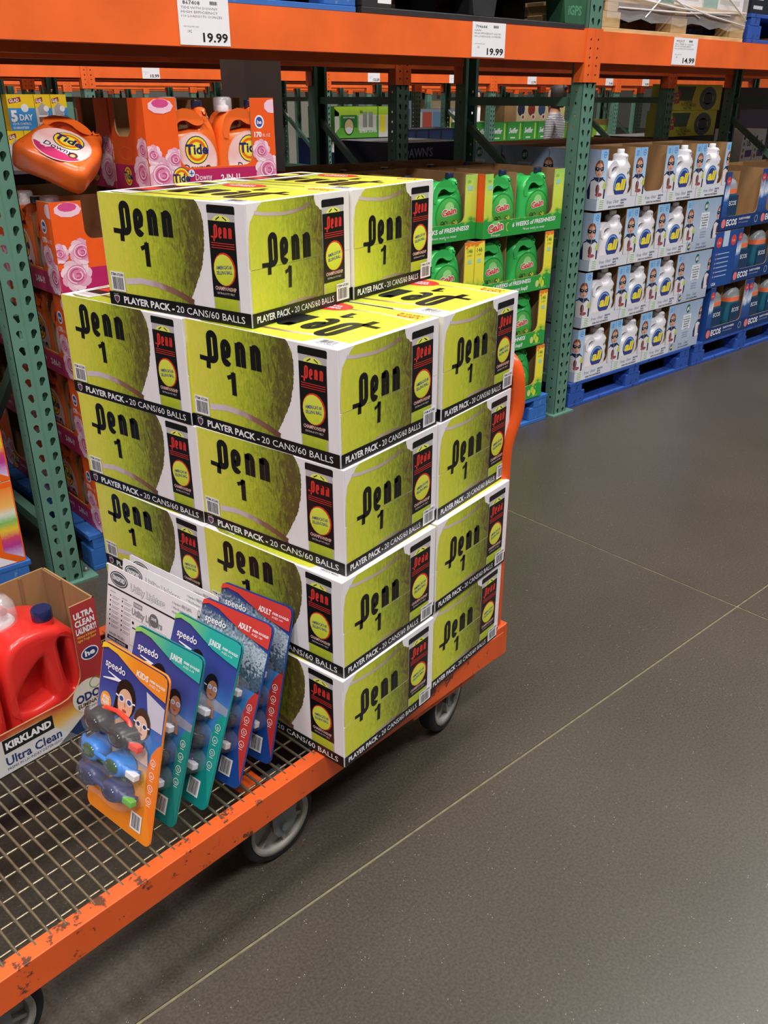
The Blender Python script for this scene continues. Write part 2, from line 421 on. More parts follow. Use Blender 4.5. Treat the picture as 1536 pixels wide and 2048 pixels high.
# ================================================================ RACKS
def fill2d(outer, holes, ext, bev=0.0, res=2, key=[0]):
    """filled 2-D outline with holes, extruded and rounded; returns (verts, faces) in xz plane, thickness along y"""
    cu = bpy.data.curves.new('c', 'CURVE'); cu.dimensions = '2D'; cu.fill_mode = 'BOTH'
    cu.extrude = ext; cu.bevel_depth = bev; cu.bevel_resolution = res; cu.offset = -bev
    for pts in [outer] + holes:
        sp = cu.splines.new('POLY'); sp.points.add(len(pts) - 1); sp.use_cyclic_u = True
        for i, p in enumerate(pts): sp.points[i].co = (p[0], p[1], 0, 1)
    o = bpy.data.objects.new('c', cu); COL.objects.link(o); bpy.context.view_layer.update()
    me = o.evaluated_get(bpy.context.evaluated_depsgraph_get()).to_mesh()
    bm = bmesh.new(); bm.from_mesh(me); bmesh.ops.remove_doubles(bm, verts=bm.verts, dist=1e-5)
    v = [(p.co.x, -p.co.z, p.co.y) for p in bm.verts]
    bm.verts.index_update(); f = [[q.index for q in p.verts] for p in bm.faces]; bm.free()
    o.to_mesh_clear(); bpy.data.objects.remove(o); bpy.data.curves.remove(cu)
    return v, f
def smooth_closed(pts, n=4):
    out = []; N_ = len(pts)
    for i in range(N_):
        p0, p1, p2, p3 = pts[i - 1], pts[i], pts[(i + 1) % N_], pts[(i + 2) % N_]
        for k in range(n):
            t = k / n
            out.append(tuple(.5 * ((2 * p1[j]) + (-p0[j] + p2[j]) * t + (2 * p0[j] - 5 * p1[j] + 4 * p2[j] - p3[j]) * t * t + (-p0[j] + 3 * p1[j] - 3 * p2[j] + p3[j]) * t ** 3) for j in (0, 1)))
    return out
PW, PD, PH = .096, .07, 2.2
def keyhole(cx, cz, d):   # teardrop: round head, narrower foot leaning inwards
    a = [(cx + .0092 * cos(radians(t)), cz + .0092 * sin(radians(t))) for t in range(-20, 201, 25)]
    f = [(cx + .0045 * d - .0052, cz - .0145), (cx + .0045 * d - .003, cz - .019), (cx + .0045 * d + .003, cz - .019), (cx + .0045 * d + .0052, cz - .0145)]
    return a + f
def post_mesh(name, detail=True, H=PH):
    mb = MB(); g = M['green_steel']
    if detail:
        holes = []; k = 0
        for i in range(int(H / .0508)):
            z = (1.2961 - 25 * .0508) + i * .0508
            if z < .015 or z > H - .02: continue
            holes.append(keyhole(.0285, z, 1)); holes.append(keyhole(.0745, z - .002, -1))
        md = fill2d([(0, 0), (PW, 0), (PW, H), (0, H)], holes, .0012)
        mb.add(md, g, Matrix.Translation((0, .0012, 0)))
        # rolled crease in the middle of the face
        mb.box(.049, .0505, -.0006, .001, 0, H, g)
        sq = []
        for i in range(int(H / .0508)):
            z = .04 + i * .0508
            if z < H - .03: sq.append([(.030, z), (.040, z), (.040, z + .011), (.030, z + .011)])
        sd = fill2d([(0, 0), (PD, 0), (PD, H), (0, H)], sq, .0012)
        R = Matrix(((0, 1, 0, .0012), (1, 0, 0, 0), (0, 0, 1, 0), (0, 0, 0, 1)))
        mb.add(sd, g, R); mb.add(sd, g, Matrix.Translation((PW - .0024, 0, 0)) @ R)
    else:
        mb.box(0, PW, 0, .0024, 0, H, g); mb.box(0, .0024, 0, PD, 0, H, g); mb.box(PW - .0024, PW, 0, PD, 0, H, g)
    mb.box(0, .02, PD - .0024, PD, 0, H, g); mb.box(PW - .02, PW, PD - .0024, PD, 0, H, g)
    return mb.mesh(name)
POST_F = post_mesh('post_front'); POST_P = post_mesh('post_plain', False)
# a post whose punched face looks away: mirror by rotating half a turn
def beam_mesh(Lx, y0=0):
    mb = MB(); o = M['orange_steel']
    prof = [(0, 1.686), (0, 1.813), (.028, 1.813), (.028, 1.775), (.05, 1.775), (.05, 1.686)]
    mb.prism(prof, 'x', 0, Lx, o)
    return mb.mesh('beam')
def connector_mesh():
    mb = MB(); o = M['orange_steel']
    # two angle plates hooked over the punched face, a fold between them
    hs = []
    for cx in (.021, .075):
        for i, z in enumerate((1.635, 1.672, 1.705, 1.742, 1.778)): hs.append([(cx + .006 * cos(t), z + .006 * sin(t)) for t in [pi / 4 * q for q in range(8)]])
    md = fill2d([(-.006, 1.605), (PW + .006, 1.605), (PW + .006, 1.822), (-.006, 1.822)], hs, .002)
    mb.add(md, o, Matrix.Translation((0, -.004, 0)))
    mb.box(.0475, .0495, -.0085, -.004, 1.605, 1.822, o)
    for x in (-.010, PW + .006): mb.box(x, x + .004, -.006, .052, 1.605, 1.822, o)
    mb.lathe([(.009, 0), (.009, .006)], M['galv'], (0.03, 1.64), 6, 'x')
    return mb.mesh('connector')
CONN = connector_mesh()
BRH = MB(); BRH.box(.03, .065, 0, .91 - .10, 0, .04, M['green_steel']); BRH = BRH.mesh('brace')
def brace_diag(z0, z1, flip):
    mb = MB(); a, b = (.05, .80) if not flip else (.80, .05)
    d = Vector((0, b - a, z1 - z0)); Ln = d.length; d.normalize(); nrm = Vector((0, -d.z, d.y)) * .018
    pts = [(a + nrm.y, z0 + nrm.z), (b + nrm.y, z1 + nrm.z), (b - nrm.y, z1 - nrm.z), (a - nrm.y, z0 - nrm.z)]
    mb.prism(pts, 'x', .036, .06, M['green_steel']); return mb.mesh('brace')
DG = [brace_diag(.22, .84, True), brace_diag(.92, 1.44, False)]
FOOT = MB(); FOOT.box(-.03, PW + .05, -.02, PD + .06, 0, .008, M['green_steel']); FOOT.lathe([(.009, .008), (.009, .02), (.006, .02), (.006, .03)], M['galv'], (PW + .03, .04), 6); FOOT = FOOT.mesh('foot')
DECK = {}
def rack(label, y0, xs, detail=True, back=True, braces=True, right_end=None):
    """two back-to-back frames rows: fronts at y0 and y0+2.155"""
    R = thing('pallet_rack', label, 'rack', (xs[0], y0, 0))
    X = [x - xs[0] for x in xs]
    rows = [(0, 1, detail), (.811, -1, detail)] + ([(1.27, 1, detail), (2.085, -1, False)] if back else [])
    for x in X:
        for (y, d, det) in rows:
            me = POST_F if det else POST_P
            o = obj('upright_post', me, R)
            if d > 0: o.location = (x, y, 0)
            else: o.location = (x + PW, y, 0); o.rotation_euler = (0, 0, pi)
            if detail:
                f = obj('foot_plate', FOOT, R); f.location = o.location; f.rotation_euler = o.rotation_euler
            c = obj('beam_connector', CONN, R); c.location = (o.location.x, o.location.y, 0); c.rotation_euler = o.rotation_euler
        if braces:
            for yb in ([0, 1.27] if back else [0]):
                for z in (.16, .86, 1.505, 2.05):
                    b = obj('brace', BRH, R); b.location = (x, yb + .002, z)
                for g in DG:
                    b = obj('brace', g, R); b.location = (x, yb, 0)
    for a, b_ in zip(X[:-1], X[1:]):
        Lx = b_ - a - PW
        key = round(Lx, 3)
        if key not in DECK: DECK[key] = beam_mesh(Lx)
        for (y, d, det) in rows:
            o = obj('beam', DECK[key], R)
            if d > 0: o.location = (a + PW, y, 0)
            else: o.location = (b_, y, 0); o.rotation_euler = (0, 0, pi)
        if detail or back:
            for yb in ([0, 1.27] if back else [0]):
                for q in (.25, .75):
                    k = ('bar', 0)
                    if k not in DECK:
                        t = MB(); t.box(-.03, .03, .051, .76, 1.745, 1.774, M['orange_steel']); DECK[k] = t.mesh('bar')
                    s_ = obj('support_bar', DECK[k], R); s_.location = (a + PW + Lx * q, yb, 0)
        kd = ('deck', key)  # closed deck added to block light and keep the bays below dark
        if kd not in DECK:
            t = MB(); t.box(0.002, Lx - .002, .03, .78, 1.776, 1.79, M['shade_deck']); DECK[kd] = t.mesh('deck')
        for yb in ([0, 1.27] if back else [0]):
            s_ = obj('shade_deck_panel', DECK[kd], R); s_.location = (a + PW, yb, 0)
    return R
M['shade_deck'] = mat('shade_deck_board', '6a3b22', .8, var=.2, stretch=(1, 6, 1))
rack('green and orange pallet rack along the near aisle, full of detergent', 0, [-3.09, -.352, 2.387, 5.12, 7.86])
rack('second pallet rack row across the far aisle, with trash bags and cloth boxes', 4.85, [-2.78, -.3, 2.18, 4.66, 7.13, 9.6, 12.1, 14.6])
rack('third pallet rack row, thin orange line behind the others', 9.7, [-1.2, 1.45, 4.1, 6.75, 9.4, 12.05, 14.7, 17.3], detail=False, braces=False)
rack('fourth pallet rack row in the far distance', 14.55, [0, 2.6, 5.2, 7.8, 10.4, 13.0, 15.6, 18.2, 20.8], detail=False, braces=False)
rack('fifth pallet rack row, farthest in the hall', 19.4, [1, 4, 7, 10, 13, 16, 19, 22, 25], detail=False, braces=False)

def price_tag(x, y, z, w, h, price, lines, label, top=''):
    mb = MB(); mb.box(0, w, 0, .0008, 0, h, M['paper'])
    o = obj('price_tag', mb, None, label, cat='price tag'); o.location = (x, y, z)
    p = MB(); D = Dec(p, (0, 0, 0), (1, 0, 0), (0, 0, 1))
    D.text(top, w * .1, h * .83, h * .085, M['ink'], 1, w=w * .33, res=1) if top else None
    barcode(D, w * .6, h * .84, w * .2, h * .09, 0, None, False)
    for i, t in enumerate(lines): D.text(t, w * .06, h * (.745 - .085 * i), h * .05, M['greyink'], 1, w=w * min(.8, .048 * len(t)), res=1)
    D.text('UNIT PRICE PER LOAD', w * .08, h * .37, h * .028, M['greyink'], 1, w=w * .3, res=1)
    D.text('.182', w * .14, h * .26, h * .06, M['greyink'], 1, res=1)
    D.text(price, w * .95, h * .08, h * .19, M['ink'], 1, w=w * .5, bold=.025, align='r')
    obj('print', p, o)
    return o
price_tag(.322, -.0018, 1.690, .182, .133, '19.99', ['TIDE WITH DOWNY', 'HIGH EFFICIENCY', '110 LOADS/170 OUNCES'], 'largest white price tag, 19.99, above the orange jugs on the beam', '867408')
price_tag(1.634, -.0018, 1.690, .198, .124, '19.99', ['GAIN', 'HIGH EFFICIENCY LIQUID', '146 LOADS/225 OUNCES'], 'white price tag 19.99 on the beam above the green jugs', '794644')
price_tag(3.09, -.0018, 1.692, .222, .121, '14.99', ['ALL FREE & CLEAR', 'PLUS DETERGENT', '166 LOADS/250 OUNCES'], 'white price tag 14.99 on the beam right of the green post', '992317')
for x, pr_, lb in ((2.72, '10.99', 'distant white price tag 10.99 over the trash bag boxes'), (5.25, '12.59', 'distant price tag 12.59 on the far beam above the wipes boxes'), (6.44, '8.79', 'narrow far price tag left of the dark inner post'), (7.775, '5.79', 'far price tag 5.79 left of the big green post'), (9.35, '7.99', 'far price tag right of the big green post'), (10.19, '9.89', 'far price tag beside the scrub sponge boxes')):
    price_tag(x, 4.8478, 1.685, .165, .128, pr_, ['BATH & KITCHEN', 'HOUSEHOLD'], lb)

# ================================================================ CART
TH = .10
CO = Vector((-.383, -1.543, 0))        # a point on the outer edge of the near rail
cart = thing('flatbed_cart', 'orange flatbed cart with wire deck and tubular push handle', 'cart', (0, 0, 0))
cart.location = (CO.x, CO.y, 0); cart.rotation_euler = (0, 0, TH)
X0, X1, WD = -1.25, .665, .80           # along the cart from the reference point, width
ZT = .2745
o_ = M['cart_orange']
def rail(name, pts, axis, a, b): 
    mb = MB(); mb.prism(pts, axis, a, b, o_); return obj(name, mb, cart, bevel=.0015)
angp = [(0, ZT), (0, ZT - .07), (.005, ZT - .07), (.005, ZT - .005), (.034, ZT - .005), (.034, ZT)]
rail('side_rail', angp, 'x', X0, X1)
rail('side_rail', [(WD - a, b) for a, b in angp][::-1], 'x', X0, X1)
ra = [(X1, ZT), (X1, ZT - .07), (X1 - .005, ZT - .07), (X1 - .005, ZT - .005), (X1 - .034, ZT - .005), (X1 - .034, ZT)]
rail('end_rail', ra, 'y', .0055, WD - .0055)
rail('end_rail', [(X0 + (X1 - a), b) for a, b in ra][::-1], 'y', .0055, WD - .0055)
for x in (-.14, .42):
    mb = MB(); mb.box(x, x + .04, .006, WD - .006, ZT - .062, ZT - .03, o_); obj('cross_member', mb, cart, bevel=.001)
# wire deck: thin long wires below, cross wires on top, bent over the rail
mb = MB(); mb.tube([(X0 + .02, 0, 0), (X1 - .02, 0, 0)], .0026, M['zinc'], 6, False); wl = mb.mesh('long_wire')
nl = 15
for i in range(nl):
    y = .05 + i * (WD - .10) / (nl - 1)
    for dx in ((0,) if i % 2 else (0,)):
        o = obj('wire', wl, cart); o.location = (0, y, ZT - .0085)
mb = MB(); mb.tube([(0, .022, 0), (0, WD - .022, 0)], .0031, M['zinc'], 6); wc = mb.mesh('cross_wire')
nc = 0; x = X0 + .045
while x < X1 - .03:
    o = obj('wire', wc, cart); o.location = (x, 0, ZT - .0025); x += .0275; nc += 1
# dark tray plates do not exist: the floor shows through the mesh
# handle
def rpath(pts, r, n=6):
    out = [Vector(pts[0])]
    for i in range(1, len(pts) - 1):
        a, b, c = Vector(pts[i - 1]), Vector(pts[i]), Vector(pts[i + 1]); d1 = (a - b).normalized(); d2 = (c - b).normalized()
        rr = min(r, (a - b).length * .48, (c - b).length * .48); p, q = b + d1 * rr, b + d2 * rr
        for k in range(n + 1):
            t = k / n; out.append(p * (1 - t) ** 2 + b * 2 * t * (1 - t) + q * t * t)
    out.append(Vector(pts[-1])); return out
hx = X1 - .008
mb = MB(); path = rpath([(hx, .027, .19), (hx - .004, .027, .80), (hx + .035, .022, .875), (hx + .028, .030, 1.005), (hx + .028, WD - .030, 1.005), (hx + .035, WD - .022, .875), (hx - .004, WD - .027, .80), (hx, WD - .027, .19)], .09, 8)
mb.tube(path, .0175, M['tube_orange'], 16); obj('push_handle', mb, cart)
for y in (.027, WD - .027):
    mb = MB(); mb.box(hx - .026, hx + .026, y - .026, y + .026, ZT - .075, ZT + .02, o_); obj('handle_socket', mb, cart, bevel=.003)
# caster lugs under the near end
mb = MB(); mb.prism([(.30, ZT - .066), (.60, ZT - .066), (.57, ZT - .10), (.33, ZT - .10)], 'y', .02, .026, o_); mb.box(.33, .57, .02, .16, ZT - .104, ZT - .10, o_); obj('caster_plate', mb, cart)
mb = MB(); mb.prism([(.30, ZT - .066), (.60, ZT - .066), (.57, ZT - .10), (.33, ZT - .10)], 'y', WD - .026, WD - .02, o_); mb.box(.33, .57, WD - .16, WD - .02, ZT - .104, ZT - .10, o_); obj('caster_plate', mb, cart)
def wheel_meshes(R_, wd):
    t = MB(); t.lathe([(R_ * .80, -wd / 2 + .002), (R_ * .93, -wd / 2), (R_ * .985, -wd / 2 + .006), (R_, -wd / 4), (R_, wd / 4), (R_ * .985, wd / 2 - .006), (R_ * .93, wd / 2), (R_ * .80, wd / 2 - .002), (R_ * .80, -wd / 2 + .002)], M['rubber'], (0, 0), 40, 'y', cap=False)
    h = MB(); g = M['wheel_grey']
    h.lathe([(R_ * .70, -wd / 2 + .003), (R_ * .81, -wd / 2 - .001), (R_ * .81, wd / 2 + .001), (R_ * .70, wd / 2 - .003), (R_ * .68, wd / 4), (R_ * .68, -wd / 4), (R_ * .70, -wd / 2 + .003)], g, (0, 0), 40, 'y', cap=False)
    h.lathe([(R_ * .70, -.003), (R_ * .70, .003)], g, (0, 0), 40, 'y')
    h.lathe([(R_ * .22, -wd / 2 - .002), (R_ * .2, -wd / 2 - .006), (R_ * .2, wd / 2 + .006), (R_ * .22, wd / 2 + .002)], g, (0, 0), 20, 'y')
    for k in range(6):
        a = k * pi / 3 + .3; T = Matrix.Rotation(a, 4, 'Y'); h.T = T
        h.box(R_ * .18, R_ * .7, -wd / 2 + .008, wd / 2 - .008, -.004, .004, g); h.T = Matrix.Identity(4)
    return t.mesh('tyre'), h.mesh('hub')
TY, HB = wheel_meshes(.1, .045)
def caster(x, y, swivel, trail=0.0):
    """fork plates carry tyre and hub as their pieces"""
    f = MB(); g = M['galv']
    for s in (-1, 1):
        yy = s * .032
        if swivel:
            pts = [(-.05, .085), (.055, .085), (.05, .045), (.02 - trail, -.022), (-.015 - trail, -.022), (-.03 - trail, .0)]
        else: pts = [(-.032, .09), (.036, .09), (.036, .0), (.018, -.024), (-.016, -.024), (-.030, -.0)]
        f.prism(pts, 'y', yy - .0025, yy + .0025, g)
        f.lathe([(.011, yy - .009), (.011, yy + .009)], g, (-trail, 0), 6, 'y')
        f.box(-.012, .014, yy + s * .0026 - .0006, yy + s * .0026 + .0006, .040, .064, M['dark'])
    f.box(-.05, .055, -.04, .04, .085, .093, g)
    f.lathe([(.03, .093), (.03, .1)], g, (0, 0), 16)
    o = obj('caster_fork', f, cart); o.location = (x, y, .1); o.rotation_euler = (0, 0, swivel or 0)
    t = obj('tyre', TY, o); t.location = (-trail, 0, 0); h = obj('wheel_hub', HB, o); h.location = (-trail, 0, 0)
    return o
caster(-.065, .088, 0)
caster(-.065, WD - .088, 0)
caster(.545, .10, .25, .015)
caster(.545, WD - .10, .25, .015)
caster(-.72, .085, 0)
caster(-.72, WD - .088, 0)

# ================================================================ TENNIS BALL CARTONS
BL, BW, BH = .3095, .392, .22
SH = .2755
carton = thing('ball_carton', 'x', 'box')
mb = MB(); mb.box(.0015, BL, .0, BW, .0, BH - .0008, M['white'])
obj('carton_body', mb, carton, bevel=.0018)
# the end towards the aisle is closed by an upper and a lower flap meeting in a slit
for z0, z1 in ((.0005, .1035), (.1048, BH - .001)):
    mb = MB()
    mb.prism([(.0025, z0), (BL - .003, z0), (BL - .003, z1), (.0025, z1)] if z0 < .1 else [(.0065, z0), (BL - .003, z0), (BL - .003, z1), (.0015, z1)], 'y', -.0012, .0, M['white'])
    obj('end_flap', mb, carton)
art = MB()
def side_art(D, L_):
    bnd = [(.002, .0265), (.247, .0265)] + [(.2389, .0373), (.2530, .060), (.267, .0857), (.277, .108), (.2835, .1337), (.2866, .158), (.2864, .1812), (.282, .200), (.2751, .213), (.2685, .2195)] + [(.002, .2195)]
    b2 = []
    for i, p in enumerate(bnd):   # ragged felt edge
        b2.append(p)
        if 2 <= i < 11:
            q = bnd[i + 1]
            for k in range(1, 8):
                t = k / 8; j = random.uniform(-.0011, .0011)
                b2.append((p[0] * (1 - t) + q[0] * t + j, p[1] * (1 - t) + q[1] * t))
    D.poly(b2, M['ballL'], 0)
    c = [(.056, .0465), (.10, .0525), (.15, .0500), (.19, .0430), (.22, .0350), (.245, .0265)]; D.stroke([(p[0], p[1] + .004) for p in c], .0118, M['lilac'], 1)
    penn_word(D, .0545, .1475, .166, .056, M['black'], 2)
    D.stroke([(.1285, .087), (.1285, .1325)], .0125, M['black'], 2); D.stroke([(.112, .120), (.124, .1245), (.132, .132)], .008, M['black'], 2)
    penn_can(D, .2995, .0265, .0655, .187)
def strip(D, x1):
    D.rect(.0008, .0004, x1, .0268, M['black'], 4)
D = Dec(art, (.0015, BW, 0), (0, -1, 0), (0, 0, 1)); side_art(D, BW); strip(D, BW - .001)
D.text('PLAYER PACK -', .0435, .0066, .0135, M['paper'], 5, w=.146, bold=.03)
D.text('20 CANS/60 BALLS', .1955, .0066, .0135, M['paper'], 5, w=.180)
D.poly([(.0145, .019), (.0225, .0205), (.0305, .019), (.0295, .010), (.0225, .0035), (.0155, .010)], M['paper'], 5)
D.poly([(.0160, .0178), (.0225, .019), (.029, .0178), (.0282, .0105), (.0225, .0052), (.0168, .0105)], C('7a2a35'), 6)
D.rect(.0165, .0122, .0285, .0152, C('3b4c8a'), 7)
D.text('Approved By', .0145, .0222, .0018, M['paper'], 5, w=.014, res=1)
D = Dec(art, (BL, 0, 0), (0, 1, 0), (0, 0, 1)); side_art(D, BW); strip(D, BW - .001)
D.text('PLAYER PACK - 20 CANS/60 BALLS', .0435, .0066, .0135, M['paper'], 5, w=.33, bold=.01)
def end_art(D, real=True):
    D.poly([(.0035, .1045), (.0040, .160), (.0095, .187), (.020, .199), (.029, .207), (.0335, .2125), (.045, .2190), (.1935, .2190), (.1935, .2136), (.198, .2005), (.206, .1965), (.2105, .1915), (.2165, .1899), (.2165, .1045)] if real else [(.0035, .1045), (.0095, .187), (.045, .219), (.1935, .219), (.2165, .19), (.2165, .1045)], M['ballR'], 0)
    D.poly([(.0035, .1037), (.0035, .0265), (.2185, .0265), (.217, .1037)], M['ballR'], 0)
    D.stroke([(.022, .2030), (.045, .1985), (.0686, .1965), (.095, .1942), (.1186, .1945), (.14, .1965), (.162, .1995), (.18, .206)], .0065, M['lilac2'], 1)
    D.stroke([(.10, .0265), (.125, .0305), (.155, .031), (.19, .0265)], .005, M['lilac2'], 1)
    penn_word(D, .0495, .1075, .141, .055, M['black'], 2)
    D.stroke([(.112, .0585), (.114, .0985)], .0095, M['black'], 2); D.stroke([(.0995, .0885), (.108, .0915), (.1145, .098)], .0065, M['black'], 2)
    penn_can(D, .2173, .0265, .0697, .1815)
D = Dec(art, (0, -.0013, 0), (1, 0, 0), (0, 0, 1)); end_art(D); strip(D, BL - .004)
D.text('PLAYER PACK -', .0125, .0080, .0125, M['paper'], 5, w=.104, bold=.03)
D.text('20 CANS/60 BALLS', .1215, .0080, .0125, M['paper'], 5, w=.126)
D = Dec(art, (BL, BW, 0), (-1, 0, 0), (0, 0, 1)); end_art(D); strip(D, BL - .004)
D.text('PLAYER PACK - 20 CANS/60 BALLS', .0125, .0080, .0125, M['paper'], 5, w=.235, bold=.01)
# top: artwork is upside down from the aisle side
D = Dec(art, (BL, 0, BH - .0006), (0, 1, 0), (-1, 0, 0))
D.poly([(.012, .006), (.10, .004), (.35, .004), (.372, .02), (.376, .10), (.385, .20), (.372, .292), (.345, .304), (.12, .304), (.088, .300), (.076, .262), (.012, .262)], M['ballT'], 0)
D.stroke([(.02, .055), (.11, .045), (.20, .052), (.30, .040), (.37, .05)], .006, M['lilac'], 1)
D.stroke([(.08, .250), (.15, .262), (.24, .268), (.33, .262), (.37, .25)], .009, M['lilac'], 1)
penn_word(D, .062, .142, .245, .11, M['black'], 2)
D.stroke([(.150, .078), (.150, .118)], .014, M['black'], 2); D.stroke([(.132, .104), (.15, .118)], .009, M['black'], 2)
D.ell(.235, .052, .055, .034, M['red'], 2, 20)
for k, w_ in ((0, .07), (1, .055)): D.text('WWW' if k else 'OFFICIAL', .235, .056 - k * .016, .011, M['paper'], 3, w=w_, bold=.03, align='c', res=1)
D.text('USTA', .025, .030, .012, M['red'], 2, w=.055, bold=.03); D.text('LEAGUE', .025, .016, .009, M['red'], 2, w=.055, bold=.02, res=1)
D.poly([(.300, .020), (.376, .020), (.372, .292), (.308, .296), (.290, .15)], M['white'], 3)
D.rect(.312, .045, .366, .262, M['black'], 4); D.rect(.312, .262, .366, .285, M['clearprint'], 4); D.rect(.312, .030, .366, .045, M['balls'], 4)
D.rect(.318, .190, .360, .235, C('c23a2e'), 5); D.ell(.339, .11, .024, .034, M['red'], 5, 16); D.ell(.339, .11, .021, .030, M['balls'], 6, 16)
obj('artwork', art, carton)
for fr, args in (((( .0015, BW, 0), (0, -1, 0), (0, 0, 1), .0016), (.0115, .0290, .042, .039)), (((0, -.0013, 0), (1, 0, 0), (0, 0, 1), .0016), (.2565, .0060, .043, .035)), (((BL, 0, BH - .0006), (0, 1, 0), (-1, 0, 0)), (.02, .266, .05, .03))):
    mb = MB(); D = Dec(mb, *fr); barcode(D, *args, 1, 'ITEM 672381'); obj('barcode_sticker', mb, carton)
PLACES = {
 'A4': (-.3316, -1.5696, .1955, 3), 'B4': (-.0172, -1.5103, .2153, 3), 'C4': (-.4132, -1.1876, .2046, 3),
 'A3': (-.3309, -1.577, .2029, 2), 'B3': (-.0268, -1.5168, .2172, 2), 'C3': (-.411, -1.196, .2102, 2),
 'A2': (-.3529, -1.5911, .1763, 1), 'B2': (-.0428, -1.534, .1903, 1), 'C2': (-.4212, -1.2098, .1745, 1),
 'A1': (-.3617, -1.5972, .1632, 0), 'B1': (-.0495, -1.5311, .1864, 0), 'C1': (-.430, -1.2130, .165, 0),
 'D4': (-.100, -1.122, .21, 3), 'D3': (-.100, -1.130, .212, 2), 'D2': (-.106, -1.146, .185, 1), 'D1': (-.120, -1.145, .18, 0),
 'T1': (-.3577, -1.3502, .2488, 4), 'T2': (-.055, -1.279, .2346, 4)}
LAYN = ['bottom', 'third', 'second', 'top']
colname = {'A': 'near corner column', 'B': 'handle-side column', 'C': 'left column', 'D': 'hidden rear column'}
used = False
for k, (x, y, th, lay) in PLACES.items():
    if k == 'T1': lb = 'top carton of the whole stack, left one, above the near column'
    elif k == 'T2': lb = 'top carton of the whole stack, right one, beside the green jugs'
    else:
        n = {3: 'highest', 2: 'second highest', 1: 'second lowest', 0: 'lowest'}[lay]
        lb = 'tennis ball carton, %s of the four in the %s' % (n, colname[k[0]])
    z = SH + lay * BH
    if not used:
        carton.location = (x, y, z); carton.rotation_euler = (0, 0, th); carton['label'] = lb; carton['group'] = 'yellow-green tennis ball cartons stacked on the cart'; used = True
    else: dup(carton, (x, y, z), th, lb)

# ================================================================ PALLETS
def pallet(label, loc, w, d, m, rz=0, h=.14, m2=None, boards=7):
    P = thing('shipping_pallet', label, 'pallet', loc, rz)
    key = ('pal', round(w, 3), round(d, 3), m.name)
    if key not in DECK:
        a = MB(); a.box(0, w, 0, d / boards - .012, 0, .018, m); b = MB(); b.box(0, w, 0, .095, 0, .018, m)
        c = MB(); c.box(0, .14, 0, .09, 0, .066, m); e = MB(); e.box(0, .1, 0, d, 0, .018, m)
        DECK[key] = (a.mesh('deck_board'), b.mesh('base_board'), c.mesh('block'), e.mesh('stringer_board'))
    a, b, c, e = DECK[key]
    for i in range(boards):
        o = obj('deck_board', a, P, bevel=.002); o.location = (random.uniform(-.003, .003), i * d / boards + (.0 if i == 0 else .006), h - .018)
    for i, y in enumerate((0, d / 2 - .047, d - .095)):
        o = obj('base_board', b, P, bevel=.002); o.location = (0, y, 0)
        for x in (0, w / 2 - .07, w - .14):
            o = obj('block', c, P, bevel=.003); o.location = (x, y + .002, .018)
    for x in (0.01, w / 2 - .05, w - .11):
        o = obj('stringer_board', e, P); o.location = (x, 0.001, .0845)
        o.scale.z = (h - .018 - .0845) / .018
    return P
pallet('light blue pallet under the orange and pink jug trays', (-.20, .03, 0), 1.15, .95, M['blue_pallet'])
pallet('bright blue pallet under the green jugs, beside the cart handle', (1.18, .0, 0), 1.14, .95, M['blue_pallet'])
pallet('worn dark blue pallet under the white jugs', (2.535, .02, 0), 1.22, .98, M['navy_pallet'])
pallet('worn dark blue pallet under the navy trays, right edge', (3.80, .02, 0), 1.22, .98, M['navy_pallet'])
pallet('blue pallet with white stencilled numbers, at the left edge', (-1.62, .0, 0), 1.20, .95, M['blue_pallet'])
mb = MB(); D = Dec(mb, (-.62, -.001, 0), (1, 0, 0), (0, 0, 1)); D.text('01131', .02, .03, .055, C('c8d4e4'), 1, w=.16)
pl = bpy.data.objects.get('shipping_pallet.004'); o = obj('stencil_print', mb, pl); o.location = (1.62, 0, 0)

